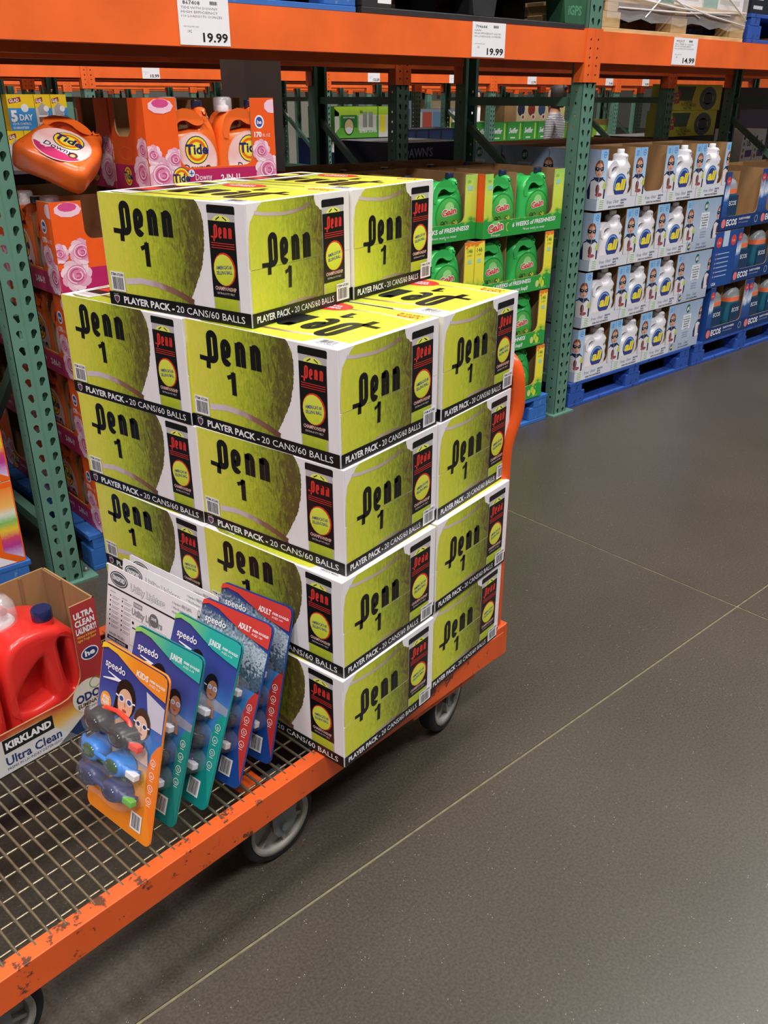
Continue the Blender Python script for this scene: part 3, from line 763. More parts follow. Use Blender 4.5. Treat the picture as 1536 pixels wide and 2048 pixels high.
# ================================================================ ARTWORK PIECES
class Clip(Dec):
    lim = None
    def put(s, pts, faces, m, l):
        if s.lim and len(faces) > 1:
            for f in faces: Clip.put(s, [pts[i] for i in f], [list(range(len(f)))], m, l)
            return
        if s.lim:
            for sg, c in ((1, s.lim[0]), (-1, s.lim[1])):
                out = []
                for i in range(len(pts)):
                    a, b = pts[i - 1], pts[i]; da, db = sg * (a[0] - c), sg * (b[0] - c)
                    if (da >= 0) != (db >= 0):
                        t = da / (da - db); out.append((a[0] + (b[0] - a[0]) * t, a[1] + (b[1] - a[1]) * t))
                    if db >= 0: out.append(b)
                pts = out
                if len(pts) < 3: return
            faces = [list(range(len(pts)))]
        Dec.put(s, pts, faces, m, l)
def kid(D, cu, v, h, l=2):
    """masked child in a cape and a stained white shirt, printed on the trays"""
    k = h / 1.0
    def P(pts, m, q): D.poly([(cu + x * k, v + y * k) for x, y in pts], m, l + q)
    def E(x, y, a, b, m, q, n=12): D.ell(cu + x * k, v + y * k, a * k, b * k, m, l + q, n)
    P([(-.33, .0), (-.36, .2), (-.26, .47), (-.12, .56), (.12, .56), (.26, .47), (.33, .25), (.30, 0)], C('1d2b4d'), 0)
    P([(-.24, .0), (-.26, .44), (-.1, .52), (.1, .52), (.24, .44), (.24, 0)], C('d9d6dc'), 1)
    P([(.16, .3), (.24, .46), (.31, .38), (.30, .24)], C('b5c85a'), 2); E(-.02, .26, .06, .13, C('7b3a2c'), 2, 8); E(.05, .12, .13, .05, C('a24550'), 2, 8)
    E(0, .78, .155, .22, C('8a4a2c'), 1); E(0, .74, .125, .18, C('d8a284'), 2)
    P([(-.15, .5), (0, .44), (.15, .5), (.17, .57), (0, .53), (-.17, .57)], C('22304f'), 4)
    P([(-.15, .83), (-.15, .74), (-.06, .71), (0, .76), (.06, .71), (.15, .74), (.15, .83), (0, .80)], C('1b1d26'), 3)
    for s in (-1, 1): E(s * .065, .775, .025, .014, C('e8d8d0'), 4, 6)
    E(0, .635, .045, .016, C('b8605a'), 3, 6)
def rose(D, cu, cv, r, l=1):
    for i in range(9):
        a = i * 2 * pi / 9; D.ell(cu + r * .62 * cos(a), cv + r * .62 * sin(a), r * .46, r * .36, C(('e9bfd0', 'f0d3de', 'e0a4bf')[i % 3]), l + i * .08, 10, a + .8)
    D.ell(cu, cv, r * .66, r * .62, C('d983a8'), l + 1, 14)
    for i, q in enumerate((.60, .46, .33, .2)):
        D.ring(cu + r * .03 * i, cv - r * .02 * i, r * q, r * q * .9, r * .07, C(('f2d9e2', 'c2477c', 'f2d0de', 'c9457c')[i]), l + 2 + i * .1, 12, i * 1.3, i * 1.3 + 4.6)
def tide_logo(D, cu, cv, r, l=1, rot=0):
    D.ell(cu, cv, r, r * 1.12, C('2b2a5a'), l, 20); D.ell(cu, cv, r * .93, r * 1.04, C('f0d92c'), l + 1, 20)
    D.ring(cu, cv, r * .78, r * .86, r * .2, C('e8641e'), l + 2, 18); D.ell(cu, cv, r * .5, r * .56, C('f3e34a'), l + 2, 16)
    D.text('Tide', cu - r * .95 * cos(rot), cv - r * .3 - r * .95 * sin(rot), r * .78, C('23296b'), l + 3, w=r * 1.9, bold=.035, rot=rot)
def gain_logo(D, cu, cv, w, l=1):
    D.text('Gain', cu - w / 2 - w * .02, cv - w * .17, w * .36, M['paper'], l, w=w * 1.05, bold=.075, rot=.15)
    D.text('Gain', cu - w / 2, cv - w * .16, w * .34, C('d93a2a'), l + 1, w=w, bold=.03, rot=.15)
def all_logo(D, cu, cv, r, l=1):
    D.ell(cu, cv, r, r * 1.15, C('2a3f8c'), l, 18); D.ring(cu - r * .02, cv + r * .05, r * .9, r, r * .18, C('6fa0dc'), l + 1, 14, .4, 3.6)
    D.text('all', cu - r * .72, cv - r * .42, r * .98, C('ecd93a'), l + 2, w=r * 1.45, bold=.05, shear=.15)
def ucut(w, h, tl, tr, lip, r=.035):
    return [(0, 0), (w, 0), (w, h), (w - tr, h)] + arc(w - tr - r, lip + r, r, r, 0, -90, 5) + arc(tl + r, lip + r, r, r, -90, -180, 5) + [(tl, h), (0, h)]
def tray_mesh(w, d, h, tl, tr, lip, t=.004, div=(), side_h=None):
    """returns tray body and divider meshes"""
    mb = MB(); k = M['kraft']; sh = side_h or h
    mb.box(0, w, 0, d, 0, t, k); mb.box(0, w, d - t, d, t, h, k)
    for x in (0, w - t): mb.prism([(t, t), (d - t, t), (d - t, sh), (t, h)], 'x', x, x + t, k)
    mb.prism(ucut(w, h, tl, tr, lip), 'y', 0, t, k)
    ds = []
    for x in div:
        q = MB(); q.box(x, x + t, t + .05, d - t - .001, t, h * .97, k); ds.append(q)
    return mb, ds

# ---- bottles
def jug_silhouette():
    outer = smooth_closed([(.0, .0), (-.002, .09), (.006, .17), (.016, .222), (.045, .256), (.085, .262), (.118, .246), (.132, .250), (.138, .272), (.166, .272), (.172, .240), (.190, .205), (.203, .150), (.206, .08), (.200, .0), (.10, -.002)], 4)
    hole = smooth_closed([(.040, .196), (.046, .224), (.075, .240), (.108, .230), (.128, .208), (.100, .202), (.07, .196)], 3)
    return outer, hole
_o, _h = jug_silhouette()
_o = [(a, b * .9) for a, b in _o]; _h = [(a, b * .9) for a, b in _h]
JUG = fill2d(_o, [_h], .018, .028, 3)
def jug(name, label, body, cap, art, loc, rz=0, group=None, md=None, th=.046, capx=.152, capz=.242, capr=.0185):
    J = thing(name, label, 'jug', loc, rz, group)
    mb = MB(); mb.add(md or JUG, body, smooth=True)
    o = obj('jug_body', mb, J)
    c = MB(); c.lathe([(capr * .9, capz - .002), (capr, capz), (capr, capz + .022), (capr * .93, capz + .026)], cap, (capx, 0), 18)
    obj('cap', c, J)
    a = MB(); D = Clip(a, (0, -th, 0), (1, 0, 0), (0, 0, 1), .0006); D.zs = .88; art(D)
    obj('jug_label', a, J)
    return J
PL = lambda h: mat('plastic_' + h, h, .33, var=.03, coat=.3)
def gain_art(D):
    D.ell(.108, .105, .082, .095, C('2b9440'), 0, 26); D.ell(.108, .105, .074, .087, grad_mat('gain_label_print', [(0, '35602a'), (.35, '4f9a3a'), (.6, '3fae4c'), (1, '58c45c')], 1, .02, .2, .35, .3), 1, 26)
    for i, (x, y, r, c) in enumerate(((.125, .062, .024, '6f8a3a'), (.095, .055, .02, '8aa845'), (.15, .075, .014, 'b8c94a'), (.075, .07, .012, '24562a'))): D.ell(x, y, r, r * .7, C(c), 2, 12)
    for x in (.07, .09, .14): D.ring(x, .075, .012, .012, .003, C('1d3d20'), 3, 10, 0, 4.5)
    D.ell(.112, .145, .028, .03, C('9ddc8c'), 2, 14); gain_logo(D, .112, .122, .088, 3)
def tide_art(D):
    D.ell(.105, .10, .082, .098, C('eeb3ae'), 0, 26); D.ell(.105, .10, .078, .093, grad_mat('tide_label_print', [(0, 'b03060'), (.28, 'c2396b'), (.3, 'f1dfe0'), (.6, 'eeb8b4'), (1, 'f3cfc4')], 1, .005, .195, .06, .3), 1, 26)
    tide_logo(D, .112, .135, .044, 2); D.text('Downy', .062, .062, .026, C('3a2a5a'), 3, w=.085, bold=.01)
    D.ell(.150, .065, .014, .018, C('5a3424'), 3, 10); D.ell(.150, .062, .008, .010, C('d8a284'), 4, 8)
JUG_A_O = smooth_closed([(.0, .0), (.0, .10), (-.002, .175), (.002, .222), (.028, .248), (.070, .25), (.100, .246), (.112, .254), (.114, .285), (.148, .285), (.150, .256), (.168, .235), (.182, .21), (.172, .188), (.184, .160), (.178, .135), (.186, .10), (.178, .075), (.184, .04), (.178, .0), (.09, -.001)], 4)
JUG_A_O = [(a * 1.12, b * .885) for a, b in JUG_A_O]
JUG_A = fill2d(JUG_A_O, [[(a * 1.12, b * .885) for a, b in smooth_closed([(.022, .190), (.024, .218), (.040, .226), (.052, .206), (.042, .188)], 3)]], .020, .024, 3)
def all_art(D):
    all_logo(D, .105, .120, .056, 1); D.text('PLUS', .045, .030, .022, C('55565e'), 1, w=.085); D.ell(.165, .185, .006, .008, C('4d8a5a'), 1, 8)
def ecos_bottle(name, label, loc, group):
    J = thing(name, label, 'bottle', loc, 0, group); t = PL('1d5a72')
    b = MB()
    def rr(wx, wy, z, n=24, p=3.2):
        return [(wx * math.copysign(abs(cos(a)) ** (2 / p), cos(a)), wy * math.copysign(abs(sin(a)) ** (2 / p), sin(a)), z) for a in [2 * pi * i / n for i in range(n)]]
    b.loft([rr(.074, .05, 0), rr(.082, .055, .006), rr(.083, .056, .10), rr(.080, .054, .17), rr(.076, .052, .20)], t); obj('bottle_body', b, J)
    b = MB(); b.loft([rr(.0755, .0515, .200), rr(.075, .0505, .228)], PL('e8734a')); obj('orange_band', b, J)
    b = MB(); b.loft([rr(.073, .049, .228), rr(.068, .046, .255), rr(.055, .040, .272, p=2.6), rr(.040, .03, .282, p=2)], PL('8f9499')); obj('grey_cap', b, J)
    b = MB(); D = Dec(b, (0, -.0565, 0), (1, 0, 0), (0, 0, 1), .0004); D.rect(-.06, .02, .06, .19, C('173a5e'), 0)
    D.text('ECOS', 0, .135, .026, M['paper'], 1, w=.085, bold=.01, align='c'); D.text('2x', -.05, .04, .02, C('5fb0d8'), 1); D.ell(.035, .045, .014, .014, C('d8e4ee'), 1, 12)
    obj('bottle_label', b, J)
    return J

# ================================================================ GREEN DETERGENT STACK
GW, GD, GH = .55, .45, .27
gz = [.145, .421, .697, .973]
def gain_tray(w, tl, tr, top, mir=False):
    T = thing('display_tray', 'x', 'display tray')
    body, dv = tray_mesh(w, GD, GH, tl, tr, .072, div=(.268,))
    obj('tray_body', body, T)
    for q in dv: obj('divider', q, T)
    a = MB(); D = Dec(a, (0, 0, 0), (1, 0, 0), (0, 0, 1))
    gm = grad_mat('gain_tray_top_print', [(0, '2e9a42'), (.27, '2f9c43'), (.275, '5fb04a'), (.36, 'c6d548'), (.7, 'cfe05a'), (1, '9dd162')], 1, 0, .27, .02, .35) if top else grad_mat('gain_tray_low_print', [(0, '2e9a42'), (.27, '2f9c43'), (.275, '9cc040'), (.4, 'e3dc3c'), (.93, 'ece04a'), (.95, 'e87a2a'), (1, 'e87a2a')], 1, 0, .27, .02, .35)
    D.poly(ucut(w, GH, tl, tr, .072), gm, 0)
    if top:
        gain_logo(D, .085, .036, .10, 2); D.ell(.085, .060, .03, .012, C('7fc86a'), 1, 12); D.text('Detergent', .055, .006, .011, M['paper'], 2, w=.06, res=1)
        D.ring(.165, .04, .012, .02, .004, C('c8d63c'), 2, 8, 1, 5); D.text('6 WEEKS of FRESHNESS!', .195, .036, .019, M['paper'], 2, w=.31, bold=.025, shear=.1, rot=.02)
        D.text('*from wash to wear', .27, .016, .011, M['paper'], 2, w=.16)
        for u in (.02, w - .06): D.text('150', u, .235, .012, C('3f8a3a'), 2, w=.02, res=1); D.rect(u, .205, u + .03, .225, C('9ad0c0'), 2)
    else:
        D.text('6 WEEKS of FRESHNESS', .13, .045, .018, M['paper'], 2, w=.27, bold=.025, shear=.1); D.text('in every load!', .24, .014, .018, M['paper'], 2, w=.14, bold=.02, shear=.1)
        for x, y, c in ((w - .10, .032, 'c8cf7a'), (w - .075, .045, 'b5cf3c'), (w - .06, .028, 'c8d83c')): D.ell(x, y, .014, .018, C(c), 2, 7)
        D.text('original', w - .085, .008, .009, C('b9d88a'), 2, w=.05, res=1)
        D.text('146', .012, .225, .018, C('5a8a2a'), 2, w=.035, bold=.02); D.text('146', w - .045, .225, .018, C('5a8a2a'), 2, w=.032, bold=.02)
        for u in (.012, w - .045): D.text('LOADS', u, .21, .009, C('5a8a2a'), 2, w=.03, res=1); D.rect(u + .004, .178, u + .028, .195, C('9ad0c0'), 2)
    for u, v in ((.15, .05), (.5, .055), (.22, .06), (.36, .012)): D.poly([(u - .004, v), (u, v - .002), (u + .004, v), (u, v + .002)], M['paper'], 2); D.poly([(u - .002, v), (u, v - .005), (u + .002, v), (u, v + .005)], M['paper'], 2)
    D = Dec(a, (0, GD, 0), (0, -1, 0), (0, 0, 1)); D.rect(0, 0, GD, GH, C('e8541e') if top else C('e5d93c'), 0); D.rect(0, 0, GD, .07, C('2f9c43'), 1)
    D = Dec(a, (w, 0, 0), (0, 1, 0), (0, 0, 1)); D.rect(0, 0, GD, .07, C('2f9c43'), 0)
    obj('artwork', a, T)
    return T
gt = gain_tray(GW, .052, .075, True); gl = gain_tray(GW, .062, .062, False)
rows = ['lowest', 'second lowest', 'second highest', 'top']
first = {}
for ly in range(4):
    src = gt if ly == 3 else gl
    for i, x in enumerate((1.752, 1.198)):
        for j, y in enumerate((-.002, .452)):
            lb = '%s green trimmed display tray in the %s row, %s' % ('right' if i == 0 else 'left', rows[ly], 'front' if j == 0 else 'behind another')
            dx = {3: 0, 2: -.045, 1: -.055, 0: -.045}[ly]
            yo = .042 if (i == 1 and ly == 3) else 0
            if src not in first: first[src] = 1; src.location = (x + dx, y + yo, gz[ly]); src['label'] = lb; src['group'] = 'green and yellow display trays stacked on the bright blue pallet'
            else: dup(src, (x + dx, y + yo, gz[ly]), 0, lb, 'green and yellow display trays stacked on the bright blue pallet')
gj = None
for ly in (3, 2, 1, 0):
    dx = {3: 0, 2: -.045, 1: -.055, 0: -.045}[ly]
    for n, x in enumerate((2.305 - .262, 1.752 + .045, 1.198 + .30, 1.198 + .045)):
        if ly < 2 and n > 1: continue
        lb = 'bright green jug in the %s green tray row, %s from the right' % (rows[ly], ('first', 'second', 'third', 'fourth')[n])
        p = (x + dx, .075 + (.042 if (ly == 3 and n > 1) else 0), gz[ly] + .0075)
        if gj is None: gj = jug('detergent_jug', lb, PL('34b455'), PL('1c2a4c'), gain_art, p, 0, 'green detergent jugs')
        else: dup(gj, p, 0, lb)
# jugs in the rear trays, tops only
for n, x in enumerate((1.25, 1.50, 1.80, 2.05)):
    dup(gj, (x, .54, gz[3] + .0075), 0, 'green jug half hidden in the rear top tray, %s from the left' % ('first', 'second', 'third', 'fourth')[n])

# ================================================================ WHITE DETERGENT STACK
AX = [2.612, 2.955, 3.250, 3.545, 3.868]
AD, AH = .318, .286
az = [.142, .436, .730, 1.026]
sky = grad_mat('pale_blue_tray_print', [(0, 'c9ccd6'), (.25, 'd8dce6'), (.3, 'b9cfe8'), (.7, 'a8c8ea'), (1, '7fb4e4')], 1, 0, .29, .03, .4)
skys = grad_mat('grey_blue_side_print', [(0, 'a8b6cc'), (.4, 'b4c2d8'), (1, '94abca')], 1, 0, .29, .1, .4)
def all_panel(D, w):   # closed side: recommendation panel with half children at both edges
    D.rect(0, 0, w, AH, skys, 0); D.lim = (.001, w - .001)
    kid(D, 0, .055, .185, 2); kid(D, w, .055, .185, 2); D.lim = None
    D.ell(w / 2, .245, .021, .026, C('2a6a44'), 2, 16); D.text('#1', w / 2, .235, .022, M['paper'], 3, w=.028, bold=.03, align='c')
    D.rect(w / 2 - .045, .12, w / 2 + .045, .21, C('dfe4ec'), 1)
    for i, (t, ww) in enumerate((('Detergent Brand', .06), ('Recommended', .075), ('by Dermatologists', .07), ('Allergists &', .06), ('Pediatricians', .06), ('for Sensitive Skin', .05))):
        D.text(t, w / 2, .193 - .0145 * i, .009, C('2a6a44') if i == 1 else C('4a5560'), 3, w=ww, bold=.03 if i in (1, 2, 3, 4) else 0, align='c', res=1)
    for i in range(3): D.rect(w / 2 - .03, .098 - .014 * i, w / 2 + .03, .104 - .014 * i, C('8a9ab8'), 2)
    D.text('free', w / 2 - .06, .028, .018, C('6a7488'), 2, w=.04); D.text('clear', w / 2 + .005, .028, .018, C('6a7488'), 2, w=.045)
    D.text('HYPOALLERGENIC', w / 2, .010, .010, C('4a5068'), 2, w=.12, bold=.02, align='c', res=1)
def all_tray(w, closed=False):
    T = thing('display_tray', 'x', 'display tray')
    a = MB()
    if closed:
        b = MB(); b.box(0, w, 0, AD, 0, AH - .004, M['kraft']); b.box(.004, w - .004, .004, AD - .004, AH - .004, AH, M['kraftd']); obj('tray_body', b, T)
        D = Clip(a, (0, 0, 0), (1, 0, 0), (0, 0, 1)); all_panel(D, w)
        all_logo(D, .025, .03, .017, 3)
    else:
        tw = .060
        b, _ = tray_mesh(w, AD, AH, tw, tw * .85, .068); obj('tray_body', b, T)
        D = Clip(a, (0, 0, 0), (1, 0, 0), (0, 0, 1)); D.poly(ucut(w, AH, tw, tw * .85, .068), sky, 0)
        D.rect(.001, .001, w - .001, .060, C('d5d8e2'), 1)
        D.lim = (.001, tw - .001); kid(D, 0.002, .055, .185, 2); D.lim = (w - tw * .85 + .001, w - .001); kid(D, w - .002, .055, .185, 2); D.lim = None
        D.ring(.035, .262, .013, .015, .003, C('3d7ec4'), 2, 12); D.rect(.028, .260, .042, .264, C('3d7ec4'), 2)
        for i in range(3): D.rect(w - .035, .250 + .009 * i, w - .012, .254 + .009 * i, C('4f8fd0'), 2)
        D.rect(.018, .004, .062, .056, C('dfe9dc'), 3)
        for i in range(5): D.rect(.022, .010 + .009 * i, .058, .013 + .009 * i, C('6f9a72'), 4)
        D.text('free', .085, .028, .019, C('7a8494'), 3, w=.042); D.text('clear', .140, .030, .019, C('7a8494'), 3, w=.052)
        D.text('SENSITIVE', .205, .036, .009, C('3c4468'), 3, w=.05, bold=.03, res=1); D.text('SKIN', .205, .022, .009, C('3c4468'), 3, w=.03, bold=.03, res=1)
        D.text('EVEN FOR WHITENING!', .10, .008, .009, C('4a4a58'), 3, w=.14, bold=.03, res=1)
    D = Clip(a, (0, AD, 0), (0, -1, 0), (0, 0, 1)); all_panel(D, AD)
    obj('artwork', a, T)
    return T
ALLG = 'pale blue trays of white detergent jugs'
trs = [all_tray(AX[i + 1] - AX[i] - .003) for i in range(4)]; cl = all_tray(AX[4] - AX[3] - .003, True); back = all_tray(AX[1] - AX[0] - .003, True)
usedt = set()
def place(src, loc, lb, grp, rz=0):
    if src.name in usedt: return dup(src, loc, rz, lb, grp)
    usedt.add(src.name); src.location = loc; src.rotation_euler = (0, 0, rz); src['label'] = lb; src['group'] = grp; return src
ordn = ['first', 'second', 'third', 'fourth', 'fifth']
aj = None
for ly in range(4):
    sx = (-.05, -.02, .0, .0)[ly]; shx = (-.045, -.03, -.012, 0)[ly]
    for i in range(4):
        src = cl if (i == 3 and ly < 3) else trs[i]
        place(src, (AX[i] + shx, .022, az[ly]), 'pale blue %s, %s row, %s from the green post' % ('carton with number one panel' if src is cl else 'tray with masked child print', rows[ly], ordn[i]), ALLG)
        if src is not cl and not (ly == 3 and i == 1):
            p = (AX[i] + shx + (.095 if i == 0 else .060), .077, az[ly] + .0055); lb = 'white detergent jug in the %s row, %s tray from the green post' % (rows[ly], ordn[i])
            if aj is None: aj = jug('detergent_jug', lb, PL('e4e3ea'), PL('f1f0f4'), all_art, p, 0, 'white detergent jugs in the pale blue trays', JUG_A, .044, .147, .249, .019)
            else: dup(aj, p, 0, lb)
    for j in (1, 2):
        place(back, (AX[0] + shx, .022 + j * .325, az[ly]), 'pale blue side carton behind the green post, %s row, %s from the aisle' % (rows[ly], ordn[j]), ALLG)
        for i in (1, 2, 3):
            if ly == 3: place(back, (AX[i] + shx + .0 if i else 0, .022 + j * .325, az[ly]), 'pale blue carton inside the top layer, %s line back, %s column' % (ordn[j], ordn[i]), ALLG)

# ================================================================ NAVY TRAYS (right edge)
EX = [3.90, 4.385, 4.87]; EH = .332; ED = .42; ez = [.142, .480, .818]
navy = grad_mat('navy_tray_print', [(0, '16356e'), (.22, '1a3d7c'), (.5, '2a5ca4'), (.62, 'd8e2f0'), (.8, '24509a'), (1, '1c3f82')], 1, 0, .33, .5, .4, 14)
def ecos_tray(w, closed=False):
    T = thing('display_tray', 'x', 'display tray'); a = MB()
    if closed:
        b = MB(); b.box(0, w, 0, ED, 0, EH, M['kraft']); obj('tray_body', b, T)
        D = Dec(a, (0, 0, 0), (1, 0, 0), (0, 0, 1)); D.rect(0, 0, w, EH, C('1d4a94'), 0); D.rect(w * .35, .24, w * .6, EH, C('b8cae4'), 1)
        for x in (.05, w - .05): D.ell(x, .27, .032, .032, C('d8443c'), 2, 18); D.text('1.2x', x, .262, .014, M['paper'], 3, w=.035, align='c', res=1)
        for i in range(6): D.ell(.035, .20 - .027 * i, .006, .006, C('e08a8a'), 2, 10); D.rect(.05, .197 - .027 * i, w * .7, .203 - .027 * i, C('a8bcdc'), 2)
        D.text('USA', .03, .012, .018, M['paper'], 2, w=.05, bold=.02)
    else:
        b, dv = tray_mesh(w, ED, EH, .055, .055, .078, div=(w / 2,)); obj('tray_body', b, T)
        for q in dv: obj('divider', q, T)
        D = Dec(a, (0, 0, 0), (1, 0, 0), (0, 0, 1)); D.poly(ucut(w, EH, .055, .055, .078), navy, 0); D.rect(.001, .001, w - .001, .076, C('17386f'), 1)
        D.text('ECOS', .072, .024, .036, M['paper'], 2, w=.125, bold=.03); D.ell(.038, .04, .024, .026, C('e5797f'), 2, 18)
        D.text('PLANT-POWERED', .22, .048, .013, M['paper'], 2, w=.14, bold=.02, res=1); D.text('HYPOALLERGENIC', .22, .028, .009, C('9fb4dc'), 2, w=.12, res=1); D.ring(w - .045, .04, .02, .022, .004, C('a8bcdc'), 2, 14)
        for x in (.027, w - .027): D.ell(x, EH - .05, .022, .024, C('d8443c'), 2, 14); D.text('1.2x', x, EH - .056, .01, M['paper'], 3, w=.026, align='c', res=1); D.text('2x', x, .17, .014, C('a8c8ee'), 2, w=.02, align='c', res=1)
    D = Dec(a, (0, ED, 0), (0, -1, 0), (0, 0, 1)); D.rect(0, 0, ED, EH, C('1d4a94'), 0)
    D.text('ECOS', .10, .12, .05, M['paper'], 2, w=.18, bold=.03)
    obj('artwork', a, T); return T
e1 = ecos_tray(.482); e2 = ecos_tray(.272, True); EG = 'navy blue trays of teal bottles'; eb = None
lay_e = [[(3.905, e1), (4.39, e1), (4.875, e1)], [(3.852, e2), (4.128, e1), (4.613, e1)], [(3.875, e1), (4.36, e1), (4.845, e1)]]
rown = ['bottom', 'middle', 'top']
for ly in range(3):
    for i, (x, s_) in enumerate(lay_e[ly]):
        place(s_, (x, .02, ez[ly]), 'navy %s, %s row at the right edge, %s from left' % ('closed carton with bullet list' if s_ is e2 else 'tray with white letters', rown[ly], ordn[i]), EG)
        if s_ is e2: continue
        for q, xx in enumerate((.125, .36)):
            if ly == 2 and not (i == 0 and q == 0) and not (i == 2): continue
            lb = 'teal bottle with grey cap, %s navy row, %s tray, %s slot' % (rown[ly], ordn[i], ordn[q]); p = (x + xx, .085, ez[ly] + .0045)
            if eb is None: eb = ecos_bottle('detergent_bottle', lb, p, 'teal bottles with orange bands')
            else: dup(eb, p, 0, lb)

# ================================================================ ORANGE JUG TRAYS (left)
TWd, TDp, THt = .46, .40, .279
def tide_tray(TWd=.46, TDp=.40):
    T = thing('display_tray', 'x', 'display tray')
    mb = MB(); k = M['kraft']; t = .004
    mb.box(0, TWd, 0, TDp, 0, t, k); mb.box(0, TWd, TDp - t, TDp, t, THt, k)
    side = ucut(TDp, THt, .10, .03, .165, .03)
    for x in (0, TWd - t): mb.prism([(a, b) for a, b in side], 'x', x, x + t, k)
    mb.prism(ucut(TWd, THt, .115, .095, .072), 'y', 0, t, k)
    obj('tray_body', mb, T)
    q = MB(); q.prism([(.03, t), (TDp - t - .001, t), (TDp - t - .001, THt - .006), (.10, THt - .006), (.03, .22)], 'x', TWd * .5, TWd * .5 + t, k); obj('divider', q, T)
    a = MB(); O = C('ee5b1c'); MG = C('b8245f')
    D = Clip(a, (0, 0, 0), (1, 0, 0), (0, 0, 1)); D.poly(ucut(TWd, THt, .115, .095, .072), O, 0); D.rect(.001, .001, TWd - .001, .066, MG, 1)
    D.lim = (.001, .114); rose(D, .045, .055, .053, 2); rose(D, .02, .115, .03, 3.4); rose(D, .095, .10, .034, 4.8)
    D.ell(.060, THt - .024, .045, .022, C('efc4d6'), 2.95, 9); D.ell(.060, THt - .016, .03, .013, C('d34a86'), 3.2, 10); D.lim = None
    tide_logo(D, .112, .040, .032, 7); D.ell(.150, .055, .012, .012, C('dbe4f2'), 10, 12); D.stroke([(.142, .055), (.158, .055)], .003, C('2b3f8f'), 11); D.stroke([(.150, .047), (.150, .063)], .003, C('2b3f8f'), 11)
    D.text('Downy', .165, .032, .020, M['paper'], 3, w=.062); D.text('2-IN-1!', .262, .026, .020, M['paper'], 3, w=.075, bold=.03)
    D.lim = (TWd - .094, TWd - .001); rose(D, TWd - .035, .054, .052, 2); rose(D, TWd - .06, .115, .036, 3.4); D.ell(TWd - .01, THt - .026, .03, .022, C('efc4d6'), 2, 9); D.lim = None
    D.ell(TWd - .062, .205, .019, .021, M['paper'], 2, 16); D.ell(TWd - .062, .205, .014, .016, C('3b4f9f'), 3, 14); D.text('he', TWd - .062, .199, .012, M['paper'], 4, w=.018, bold=.03, align='c')
    D.text('170', TWd - .085, .158, .016, M['paper'], 3, w=.03, bold=.04); D.text('FL OZ', TWd - .050, .158, .010, M['paper'], 3, w=.03, res=1)
    for O_, U_ in (((0, TDp, 0), (0, -1, 0)), ((TWd, 0, 0), (0, 1, 0))):
        D = Clip(a, O_, U_, (0, 0, 1)); s = side if U_[1] > 0 else [(TDp - p, q) for p, q in side]
        D.poly(s, O, 0); D.rect(.001, .001, TDp - .001, .080, MG, 1)
        if U_[1] > 0:
            rose(D, .055, .062, .050, 2); D.lim = (.001, .099); rose(D, .08, .130, .04, 3.4); rose(D, .01, .13, .03, 4.8); D.ell(.055, THt - .024, .044, .022, C('efc4d6'), 2, 9); D.ell(.055, THt - .016, .03, .013, C('d34a86'), 3, 10); D.lim = None
            tide_logo(D, .215, .045, .030, 3); D.ring(.25, .125, .045, .02, .0015, C('f09060'), 2, 16)
        else:
            D.lim = (TDp - .119, TDp - .001); rose(D, TDp - .045, .06, .055, 2); rose(D, TDp - .03, .13, .035, 2); D.lim = None
            tide_logo(D, TDp * .38, .045, .028, 3); D.ring(TDp * .38, .115, .045, .02, .0015, C('f09060'), 2, 16)
    obj('artwork', a, T); return T
tt = tide_tray(); TG = 'orange and pink display trays of orange jugs'
tz = [.142, .421, .700, .979]
CLR = mat('clear_dome_plastic', 'e8e4e8', .08, alpha=.32, coat=1.0)
tj = None
def tide_jug(loc, lb, rz=0):
    global tj
    if tj is None:
        tj = jug('detergent_jug', lb, PL('ee6a24'), PL('1f2547'), tide_art, loc, rz, 'orange detergent jugs')
        c = MB(); c.lathe([(.030, .235), (.031, .24), (.031, .272), (.026, .277), (.012, .278)], CLR, (.045, 0), 18); c.lathe([(.02, .232), (.02, .25), (.012, .255), (.012, .268)], PL('ece6ea'), (.045, 0), 14); obj('dosing_cap', c, tj)
        tj.children[-1]
        return tj
    return dup(tj, loc, rz, lb)
for ly in range(4):
    xx = (-.155, -.160, -.165, -.170)[ly]
    for i in range(3):
        for j in range(2):
            if i == 2 and ly < 3 and j == 1: pass
            lb = 'orange and pink tray, %s row, %s from the left post, %s' % (rows[ly], ordn[i], ('front', 'behind')[j])
            place(tt, (xx + i * .405, .462 + j * .465, tz[ly]), lb, TG, -pi / 2)
    for q, yy in enumerate((.222, .442)):
        tide_jug((xx + .075, yy, tz[ly] + .0045), 'orange jug facing the left post in the %s row, %s from the aisle' % (rows[ly], ordn[q]), -pi / 2)
    if ly == 3: tide_jug((xx + .235, .13, tz[ly] + .0045), 'orange jug with clear cap, seen through the side notch of its tray', 0)
tt2 = tide_tray(.49, .235)
place(tt2, (.17, .0, 1.262), 'topmost orange and pink tray, with a tall rose tab, above the tennis ball cartons', TG)
place(tt2, (.17, .245, 1.262), 'topmost orange and pink tray standing behind the front one', TG)
tide_jug((.20 + .245, .052, 1.2665), 'upright orange jug with yellow round logo, beside the right tab of the topmost tray')
tide_jug((.20 + .045, .062, 1.2665), 'upright orange jug half hidden behind the left tab of the topmost tray')
tide_jug((.17 + .26, .30, 1.2665), 'second orange jug standing behind the one with yellow logo')
k = tide_jug((-.165, .20, 1.262 + .075), 'orange jug lying tilted on its edge, left of the topmost tray')
Rm = Matrix.Rotation(radians(-58), 4, 'X') @ Matrix.Rotation(radians(48), 4, 'Y')
ks = Matrix.Diagonal((1.05, 1.0, 1.0, 1)); zmin = min((Rm @ ks @ Vector((a_, b_, c_))).z for a_, c_ in _o for b_ in (-.046, .046))
